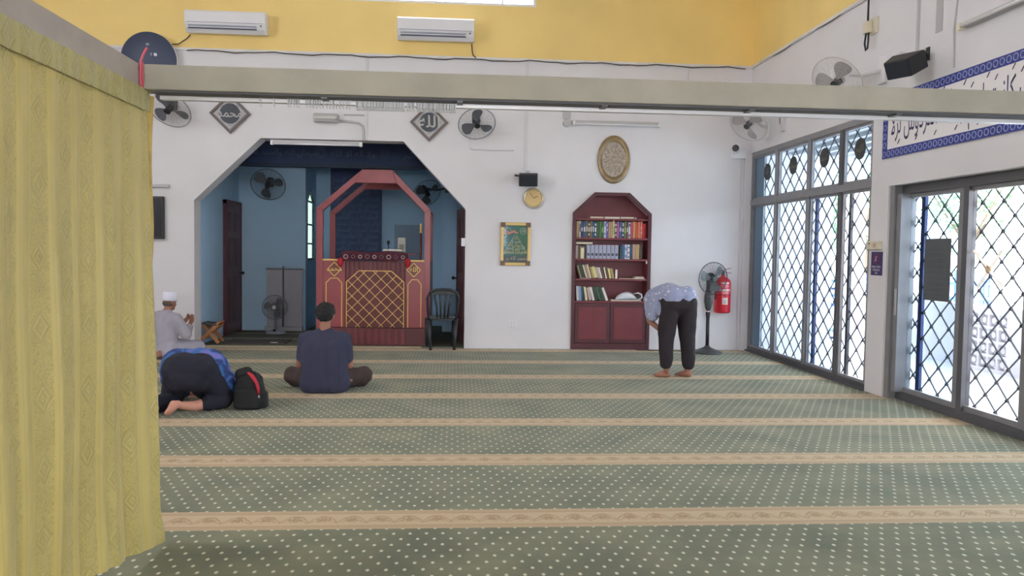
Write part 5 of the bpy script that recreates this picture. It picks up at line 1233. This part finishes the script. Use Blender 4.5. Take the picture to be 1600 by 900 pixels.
# backpack
t = thing('backpack', 'black backpack with a red shoulder strap edge standing on the carpet', 'backpack', (-1.82, 7.20, 0))
def sack(w0, d0, h, cx=0, cy=0, zb=0, taper=.72, seg=26, n=12, lump=.006, sd=0):
    mb = MB(); rs = []
    for i in range(n+1):
        u = i/n; z = zb+h*u; k = (1-.06*(1-u)**4)*(1-(1-taper)*u**2); top = (1-max(0, (u-.82)/.18)**2*.55); bot = 1-max(0, (.1-u)/.1)**2*.12
        r_ = []
        for j in range(seg):
            a = 2*PI*j/seg; c_, s_ = math.cos(a), math.sin(a)
            x = w0/2*math.copysign(abs(c_)**.62, c_)*k*top*bot; y = d0/2*math.copysign(abs(s_)**.62, s_)*k*top*bot
            nz = lump*noise.noise(Vector((x*14+sd, y*14, z*14))); r_.append((cx+x*(1+nz*8), cy+y*(1+nz*8), z))
        rs.append(r_)
    return mb.rings(rs)
obj('bag_body', sack(.275, .19, .33), black_soft, t, smooth=True)
obj('front_pocket', sack(.22, .10, .19, -.01, -.075, .012, .9, sd=3), black_soft, t, smooth=True)
obj('side_pocket', sack(.10, .13, .15, .115, 0, .01, .85, sd=5), black_soft, t, smooth=True)
obj('top_flap', MB().limb((-.075, -.02, .315), (-.02, .0, .325), .045, .05).limb((-.1, -.03, .29), (-.075, -.02, .32), .02, .035), black_soft, t, smooth=True)
obj('red_strap', MB().tube([(.0, -.045, .325), (.045, -.075, .30), (.085, -.085, .24), (.10, -.085, .18), (.098, -.085, .135)], [.014, .020, .017, .014, .010], 8), M('strap_red', (176, 36, 56), .6), t, smooth=True)
obj('strap_loop', MB().tube([(.02, -.03, .33), (.06, -.05, .325), (.075, -.05, .318)], .006, 6).tube([(.09, -.02, .295), (.11, -.03, .283), (.125, -.03, .280)], .006, 6), black_soft, t, smooth=True)
obj('buckle', MB().box(.100, .112, -.092, -.082, .108, .13), M('buckle_grey', (170, 174, 184), .3), t, bevel=.002)

# ================================================================== PEOPLE
def grow(name, mb, mat, parent, voxel=.011, smooth_it=6, folds=0, fscale=9, clip=None, stretch=(1, 1, 1), seed=0):
    """weld overlapping body volumes into one continuous skin"""
    me = bpy.data.meshes.new('tmp'); bmesh.ops.recalc_face_normals(mb.b, faces=mb.b.faces[:]); mb.b.to_mesh(me); mb.b.free()
    o = bpy.data.objects.new('tmp', me); COL.objects.link(o)
    r = o.modifiers.new('r', 'REMESH'); r.mode = 'VOXEL'; r.voxel_size = voxel; r.adaptivity = 0
    s = o.modifiers.new('s', 'SMOOTH'); s.factor = .5; s.iterations = smooth_it
    dg = bpy.context.evaluated_depsgraph_get(); nm = bpy.data.meshes.new_from_object(o.evaluated_get(dg))
    bpy.data.objects.remove(o); bpy.data.meshes.remove(me)
    if folds:
        ns = [v.normal.copy() for v in nm.vertices]
        for v, n in zip(nm.vertices, ns):
            c = v.co; q = Vector((c.x*stretch[0], c.y*stretch[1], c.z*stretch[2]))*fscale+Vector((seed, 0, 0))
            v.co = c+n*folds*(noise.noise(q)+.5*noise.noise(q*2.1))
    for v in nm.vertices:
        if v.co.z < .004: v.co.z = .004
    nm.name = name; nm.materials.clear(); nm.materials.append(mat); nm.shade_smooth()
    ob = bpy.data.objects.new(name, nm); COL.objects.link(ob); ob.parent = parent; return ob
V = Vector
def hand(mb, wrist, knuckle, palm_n, side=1, curl=.5, s=1.0):
    """palm with five separate bent fingers; side=+1 thumb towards palm_n x direction"""
    w_, k = V(wrist), V(knuckle); d = (k-w_).normalized(); n = V(palm_n); n = (n-d*n.dot(d)).normalized(); b = d.cross(n)*side
    mid = w_+d*.045*s; end = w_+d*.085*s
    for t_ in (-1, -.35, .35, 1): mb.limb(w_+b*t_*.016*s, end+b*t_*.030*s, .014*s, .0115*s, 10, 4)
    for t_, L in ((-1, .060), (-.35, .074), (.35, .080), (1, .070)):
        p0 = end+b*t_*.030*s; d1 = (d*math.cos(curl*.5)+n*math.sin(curl*.5)).normalized(); p1 = p0+d1*L*.45*s
        d2 = (d*math.cos(curl*1.4)+n*math.sin(curl*1.4)).normalized(); p2 = p1+d2*L*.32*s
        d3 = (d*math.cos(curl*2.1)+n*math.sin(curl*2.1)).normalized(); p3 = p2+d3*L*.25*s
        mb.chain([p0, p1, p2, p3], [.0095*s, .0088*s, .008*s, .0072*s])
    q0 = w_+d*.028*s+b*.026*s; q1 = q0+(d*.6+b*.75+n*.25).normalized()*.038*s; q2 = q1+(d*.9+b*.15+n*.4).normalized()*.032*s
    mb.chain([q0, q1, q2], [.013*s, .0105*s, .0085*s])
def foot(mb, heel, toe, up=(0, 0, 1), s=1.0, side=1):
    h, t_ = V(heel), V(toe); d = (t_-h); L = d.length; d.normalize(); u = V(up); u = (u-d*u.dot(d)).normalized(); b = d.cross(u)*side
    mb.limb(h, h+d*L*.35, .032*s, .030*s); mb.limb(h+d*L*.2+b*.006, h+d*L*.68+b*.018, .030*s, .024*s); mb.limb(h+d*L*.2-b*.006, h+d*L*.66-b*.016, .028*s, .022*s)
    mb.limb(h+u*.03+d*.02, h+d*L*.55+u*.006, .028*s, .022*s)
    for k in range(5):
        o_ = (k-2)*.0155; p0 = h+d*L*(.68-.012*abs(k-1))-b*o_*-1.0; p1 = p0+d*L*(.24-.030*k)*.9-u*.004
        mb.limb(p0, p1, .0125*s if k else .015*s, .0095*s if k else .013*s, 8, 4)
def head(mb, c, look, up=(0, 0, 1), s=1.0):
    """skull, jaw, nose, ears, brow, lips round centre c, facing look"""
    c = V(c); f = V(look).normalized(); u = V(up); u = (u-f*u.dot(f)).normalized(); r = f.cross(u)
    R = Matrix((r, f, u)).transposed(); at = lambda x, y, z: c+R @ V((x*s, y*s, z*s))
    mb.sphere(at(0, -.008, .022), (.073*s, .092*s, .088*s), R); mb.sphere(at(0, .022, -.035), (.058*s, .062*s, .066*s), R)
    mb.limb(at(-.022, .052, -.082), at(.022, .052, -.082), .020*s, .020*s); mb.limb(at(0, .082, .012), at(0, .100, -.022), .010*s, .015*s)
    mb.limb(at(-.034, .076, .024), at(.034, .076, .024), .012*s, .012*s); mb.limb(at(-.018, .080, -.052), at(.018, .080, -.052), .009*s, .009*s)
    for sx in (-1, 1):
        mb.sphere(at(sx*.077, -.008, -.006), (.011*s, .020*s, .032*s), R); mb.sphere(at(sx*.078, -.010, .012), (.011*s, .016*s, .014*s), R)
    return at, R
def eyes(parent, at, s=1.0):
    for sx in (-1, 1): obj('eye', MB().sphere(at(sx*.030, .074, .006), .0125*s), M('eye_white', (214, 208, 200), .3), parent, smooth=True)
    for sx in (-1, 1): obj('iris', MB().sphere(at(sx*.030, .083, .006), .006*s), black, parent, smooth=True)

# ---- man sitting cross legged, seen from behind
p = thing('person', 'person sitting cross legged in a navy t-shirt with black hair, facing the pulpit', 'person', (-1.285, 7.99, 0), math.radians(2))
b = MB()
b.limb((-.07, 0, .12), (.07, 0, .12), .12, .12); b.limb((-.04, .01, .14), (-.04, .02, .40), .085, .09); b.limb((.04, .01, .14), (.04, .02, .40), .085, .09); b.limb((-.09, .02, .46), (.09, .02, .46), .085, .085)
b.limb((-.15, .02, .535), (.15, .02, .535), .05, .05); b.chain([(0, .03, .56), (0, .05, .64), (0, .07, .70)], [.062, .056, .055])
at, R1 = head(b, (0, .085, .765), (.05, 1, -.28), (0, .25, 1), 1.06)
for s_ in (-1, 1):
    b.chain([(s_*.19, .02, .54), (s_*.245, .05, .275)], [.052, .043]); b.chain([(s_*.245, .05, .275), (s_*.10, .27, .20)], [.041, .029])
    hand(b, (s_*.10, .27, .20), (s_*.03, .35, .18), (0, 0, -1), s_, .5)
    b.chain([(s_*.09, .02, .12), (s_*.38, .34, .125)], [.095, .066]); b.chain([(s_*.38, .34, .11), (-s_*.04, .36+.06*s_, .07)], [.060, .042])
    foot(b, (-s_*.05, .36+.06*s_, .05), (-s_*.24, .28+.06*s_, .04), (0, -.4, 1), .95, s_)
grow('body', b, skin, p, .010, 4)
eyes(p, at, .98)
h = MB(); h.sphere(at(0, -.016, .040), (.098, .108, .092), R1); h.sphere(at(0, -.045, .005), (.088, .076, .078), R1); h.sphere(at(0, .035, .082), (.074, .064, .042), R1)
grow('hair', h, hair, p, .009, 3, .010, 42)
sh = MB()
sh.limb((-.10, -.01, .10), (.10, -.01, .10), .115, .115); sh.limb((-.105, .0, .10), (-.095, .0, .46), .130, .130); sh.limb((.105, .0, .10), (.095, .0, .46), .130, .130); sh.limb((-.13, .02, .10), (.13, .02, .10), .125, .125)
sh.limb((0, -.005, .12), (0, .0, .44), .130, .130); sh.limb((-.12, .02, .48), (.12, .02, .48), .112, .112); sh.limb((-.17, .02, .53), (.17, .02, .53), .086, .086); sh.limb((-.05, .03, .58), (.05, .03, .58), .062, .062)
for s_ in (-1, 1): sh.chain([(s_*.185, .02, .53), (s_*.215, .045, .36)], [.080, .068]); sh.limb((s_*.21, .04, .39), (s_*.222, .046, .345), .066, .064)
nav = M('tshirt_navy', (54, 56, 80), .9, var=.06, scale=8)
grow('t_shirt', sh, nav, p, .011, 5, .010, 7, stretch=(1.4, 1, .5), seed=3)
tr = MB(); tr.limb((-.09, .03, .12), (.09, .03, .12), .11, .11)
for s_ in (-1, 1):
    tr.chain([(s_*.10, .06, .12), (s_*.37, .33, .125)], [.108, .088]); tr.chain([(s_*.37, .33, .115), (s_*.10, .37+.05*s_, .085)], [.085, .062])
    tr.limb((s_*.36, .33, .06), (s_*.15, .2, .06), .055, .055)
grow('trousers', tr, M('trousers_brown', (66, 52, 52), .9, var=.08, scale=8), p, .011, 5, .010, 9, seed=9)

# ---- man bowing
p = thing('person', 'person bowing forward in a pale blue patterned shirt and dark cropped trousers', 'person', (2.60, 9.02, 0), math.radians(10))
b = MB()
b.limb((-.08, 0, .88), (.08, 0, .88), .115, .115); b.chain([(0, .04, .89), (0, .25, .91), (0, .42, .885)], [.10, .10, .10]); b.limb((-.15, .44, .89), (.15, .44, .89), .06, .06)
b.chain([(0, .50, .88), (0, .60, .83)], [.055, .052]); at, R2 = head(b, (0, .68, .79), (0, .25, -1), (0, 1, .2), .98)
for s_ in (-1, 1):
    b.chain([(s_*.10, .0, .86), (s_*.125, .0, .48)], [.098, .062]); b.chain([(s_*.125, .0, .48), (s_*.135, -.03, .09)], [.058, .036])
    b.chain([(s_*.19, .43, .87), (s_*.235, .25, .64)], [.048, .040]); b.chain([(s_*.235, .25, .64), (s_*.15, .09, .53)], [.038, .028])
    hand(b, (s_*.15, .09, .53), (s_*.13, .06, .44), (0, -1, 0), s_, .5)
foot(b, (-.115, -.015, .036), (-.275, .075, .022), s=1.05, side=-1)
foot(b, (.145, -.05, .036), (.05, .12, .022), s=1.05, side=1)
grow('body', b, skin, p, .010, 4); eyes(p, at, .98)
h = MB(); h.sphere(at(0, -.016, .036), (.082, .096, .082), R2); h.sphere(at(0, -.04, .0), (.076, .068, .07), R2); grow('hair', h, hair, p, .010, 3, .008, 40)
tr = MB(); tr.limb((-.085, -.005, .86), (.085, -.005, .86), .145, .145); tr.limb((-.07, .02, .93), (.07, .02, .93), .12, .12)
for s_ in (-1, 1):
    tr.chain([(s_*.105, -.005, .84), (s_*.13, -.005, .50)], [.128, .098]); tr.chain([(s_*.13, -.005, .50), (s_*.142, -.03, .22)], [.094, .078])
    tr.limb((s_*.142, -.03, .24), (s_*.142, -.03, .165 if s_ < 0 else .145), .080, .070)
grow('trousers', tr, M('trousers_dark', (44, 38, 44), .92, var=.06, scale=8), p, .011, 5, .011, 8, stretch=(1, 1, .6), seed=5)
sm = bpy.data.materials.new('shirt_blue_print'); sm.use_nodes = True; tt = NT(sm); pp = tt.n['Principled BSDF']
vo = tt.new('ShaderNodeTexVoronoi'); vo.inputs['Scale'].default_value = 20; tt.l.new(tt.pos(), vo.inputs['Vector'])
ws = tt.m('SUBTRACT', 1.0, tt.step(tt.m('ADD', vo.outputs['Distance'], tt.m('MULTIPLY', tt.m('SUBTRACT', tt.noise(40, tt.pos(), 2), .5), .35)), .20, .32))
tt.put(pp.inputs['Base Color'], tt.mix(tt.m('MULTIPLY', ws, .85), tt.mix(tt.noise(9, tt.pos(), 3), tuple(v*1.25 for v in lin(130, 138, 170)), tuple(v*1.25 for v in lin(148, 154, 182))), lin(226, 226, 236))); pp.inputs['Roughness'].default_value = .85
sh = MB()
sh.limb((-.09, -.02, .94), (.09, -.02, .94), .125, .125); sh.chain([(-.06, -.03, .94), (-.08, .20, .935), (-.10, .40, .89)], [.125, .150, .135]); sh.chain([(.06, -.03, .93), (.08, .20, .92), (.10, .40, .88)], [.125, .145, .13]); sh.limb((0, .0, .945), (0, .25, .945), .13, .15)
sh.limb((-.16, .43, .88), (.16, .43, .88), .082, .082)
sh.chain([(-.15, .0, .90), (-.19, .03, .76)], [.078, .050]); sh.chain([(-.20, .20, .90), (-.235, .17, .74)], [.085, .062]); sh.chain([(-.185, .30, .88), (-.225, .24, .72)], [.09, .072]); sh.chain([(-.215, .12, .86), (-.235, .16, .70)], [.06, .066])
sh.chain([(.19, .42, .86), (.235, .25, .68)], [.078, .068]); sh.chain([(.14, .0, .88), (.18, .06, .84)], [.075, .06])
grow('shirt', sh, sm, p, .011, 5, .010, 8, stretch=(1, .6, 1), seed=8)

# ---- man prostrating beside the curtain
p = thing('person', 'person prostrating in dark trousers and a bright blue shirt, one bare foot showing', 'person', (-2.285, 7.02, 0))
b = MB()
b.limb((-.08, .05, .40), (.08, .05, .40), .115, .115); b.chain([(0, .08, .39), (0, .34, .31), (0, .54, .21)], [.10, .10, .095]); b.limb((-.15, .57, .21), (.15, .57, .21), .058, .058)
b.chain([(0, .62, .18), (0, .68, .15)], [.055, .052]); at, R3 = head(b, (0, .76, .125), (0, .35, -1), (0, 1, .3), .98)
b.chain([(.10, .05, .38), (.215, .20, .075)], [.10, .066]); b.chain([(.215, .19, .07), (.05, -.055, .062), (-.02, -.135, .085)], [.058, .045, .036])
b.chain([(-.10, .05, .38), (-.20, .22, .075)], [.10, .066]); b.chain([(-.20, .21, .07), (-.245, -.10, .06)], [.058, .036])
foot(b, (-.045, -.165, .105), (-.125, -.275, .022), (-.6, .4, .6), 1.0, 1); foot(b, (-.25, -.14, .075), (-.285, -.30, .022), (0, .5, 1), 1.0, -1)
for s_ in (-1, 1):
    b.chain([(s_*.19, .56, .20), (s_*.30, .50, .05)], [.05, .04]); b.chain([(s_*.30, .50, .05), (s_*.20, .76, .035)], [.038, .028]); hand(b, (s_*.20, .76, .03), (s_*.18, .85, .022), (0, 0, -1), s_, .1)
grow('body', b, skin_lt, p, .010, 4); eyes(p, at, .98)
h = MB(); h.sphere(at(0, -.016, .036), (.082, .096, .082), R3); h.sphere(at(0, -.04, .0), (.076, .068, .07), R3); grow('hair', h, hair, p, .010, 3, .008, 40)
tr = MB(); tr.limb((-.10, .03, .37), (.10, .03, .37), .145, .145); tr.limb((-.06, .0, .30), (.06, .0, .30), .13, .13)
tr.chain([(.11, .05, .37), (.225, .19, .09)], [.135, .098]); tr.chain([(.225, .18, .085), (.15, .06, .072)], [.088, .072]); tr.limb((.25, .12, .07), (.13, .03, .07), .062, .062)
tr.chain([(-.11, .05, .36), (-.215, .20, .10)], [.13, .10]); tr.chain([(-.215, .20, .085), (-.26, -.08, .07)], [.09, .068])
tr.limb((.02, .10, .30), (.06, .26, .16), .12, .10)
grow('trousers', tr, M('trousers_navy_black', (34, 35, 50), .92, var=.06, scale=8), p, .011, 5, .012, 8, seed=2)
bm2 = bpy.data.materials.new('shirt_royal_blue'); bm2.use_nodes = True; tt = NT(bm2); pp = tt.n['Principled BSDF']
nz = tt.new('ShaderNodeTexNoise'); nz.inputs['Scale'].default_value = 6; nz.inputs['Distortion'].default_value = 1.5; tt.l.new(tt.pos(), nz.inputs['Vector'])
a1 = tt.mix(tt.step(nz.outputs['Fac'], .42, .50), lin(40, 60, 120), lin(52, 104, 172)); tt.put(pp.inputs['Base Color'], tt.mix(tt.step(nz.outputs['Fac'], .54, .62), a1, lin(112, 112, 188))); pp.inputs['Roughness'].default_value = .8
sh = MB()
sh.limb((-.13, .11, .40), (.13, .11, .40), .142, .142); sh.chain([(-.09, .15, .40), (-.10, .36, .32), (-.09, .55, .22)], [.135, .14, .12]); sh.chain([(.09, .15, .40), (.10, .36, .32), (.09, .55, .22)], [.135, .14, .12])
sh.limb((-.17, .56, .20), (.17, .56, .20), .078, .078)
sh.chain([(.19, .12, .36), (.265, .20, .22), (.285, .26, .14)], [.10, .07, .05]); sh.chain([(-.19, .12, .36), (-.26, .20, .25)], [.10, .06])
for s_ in (-1, 1): sh.chain([(s_*.19, .56, .20), (s_*.30, .51, .07)], [.075, .062]); sh.limb((s_*.30, .51, .066), (s_*.25, .64, .055), .055, .05)
grow('shirt', sh, bm2, p, .011, 5, .012, 8, seed=4)

# ---- old man in a grey robe and white cap
p = thing('person', 'person kneeling in a pale grey robe and white cap with raised hands, by the curtain', 'person', (-3.72, 10.50, 0), math.radians(-32))
b = MB()
b.limb((-.08, 0, .12), (.08, 0, .12), .12, .12); b.limb((-.03, .01, .14), (-.03, .03, .40), .085, .085); b.limb((.03, .01, .14), (.03, .03, .40), .085, .085); b.limb((-.08, .02, .46), (.08, .02, .46), .085, .085); b.limb((-.14, .02, .53), (.14, .02, .53), .055, .055)
b.chain([(0, .03, .55), (0, .045, .61), (0, .055, .66)], [.058, .054, .052]); at, R4 = head(b, (0, .075, .705), (0, 1, -.12), (0, .1, 1), .93)
for s_ in (-1, 1):
    b.chain([(s_*.18, .02, .52), (s_*.215, .14, .30)], [.05, .040]); b.chain([(s_*.215, .14, .30), (s_*.07, .33, .40)], [.038, .028]); hand(b, (s_*.07, .33, .40), (s_*.045, .38, .47), (0, -1, .6), s_, .35)
    b.chain([(s_*.09, .02, .13), (s_*.15, .38, .10)], [.095, .066]); b.chain([(s_*.15, .36, .06), (s_*.12, -.12, .05)], [.058, .036]); foot(b, (s_*.11, -.14, .07), (s_*.09, -.28, .022), (0, .5, 1), .95, s_)
grow('body', b, skin, p, .010, 4); eyes(p, at, .93)
h = MB(); h.sphere(at(0, -.035, -.012), (.074, .062, .045), R4); grow('hair', h, M('grey_hair', (96, 84, 78), .8), p, .009, 3)
cap_m = Matrix.Translation(at(0, -.012, .035)) @ R4.to_4x4()
obj('cap', MB().lathe([(.0, -.01), (.080, -.01), (.085, .02), (.085, .065), (.080, .096), (.071, .104), (0, .108)], 28, cap_m, 1.0, 1.14), M('cap_white', (222, 222, 240), .8, lum=1.15), p, smooth=True)
rb = MB()
rb.limb((-.10, -.01, .12), (.10, -.01, .12), .125, .125); rb.limb((-.05, 0, .14), (-.06, .01, .42), .125, .120); rb.limb((.05, 0, .14), (.06, .01, .42), .125, .120); rb.limb((0, 0, .14), (0, .01, .42), .135, .130); rb.limb((-.11, .02, .46), (.11, .02, .46), .105, .105); rb.limb((-.15, .02, .525), (.15, .02, .525), .072, .072); rb.limb((-.03, .03, .57), (.03, .03, .57), .062, .06)
for s_ in (-1, 1):
    rb.chain([(s_*.18, .02, .51), (s_*.222, .14, .30)], [.075, .072]); rb.chain([(s_*.222, .14, .30), (s_*.10, .29, .375)], [.070, .050])
    rb.chain([(s_*.10, .03, .12), (s_*.16, .38, .105)], [.118, .098]); rb.limb((s_*.18, .36, .06), (s_*.17, -.06, .06), .075, .075)
rb.limb((-.12, .36, .09), (.12, .36, .09), .085, .085); rb.limb((-.12, -.10, .07), (.12, -.10, .07), .07, .07)
grow('robe', rb, M('robe_grey', (172, 169, 184), .9, var=.04, scale=8, lum=1.0), p, .011, 5, .012, 7, stretch=(1.2, 1.2, .6), seed=6)
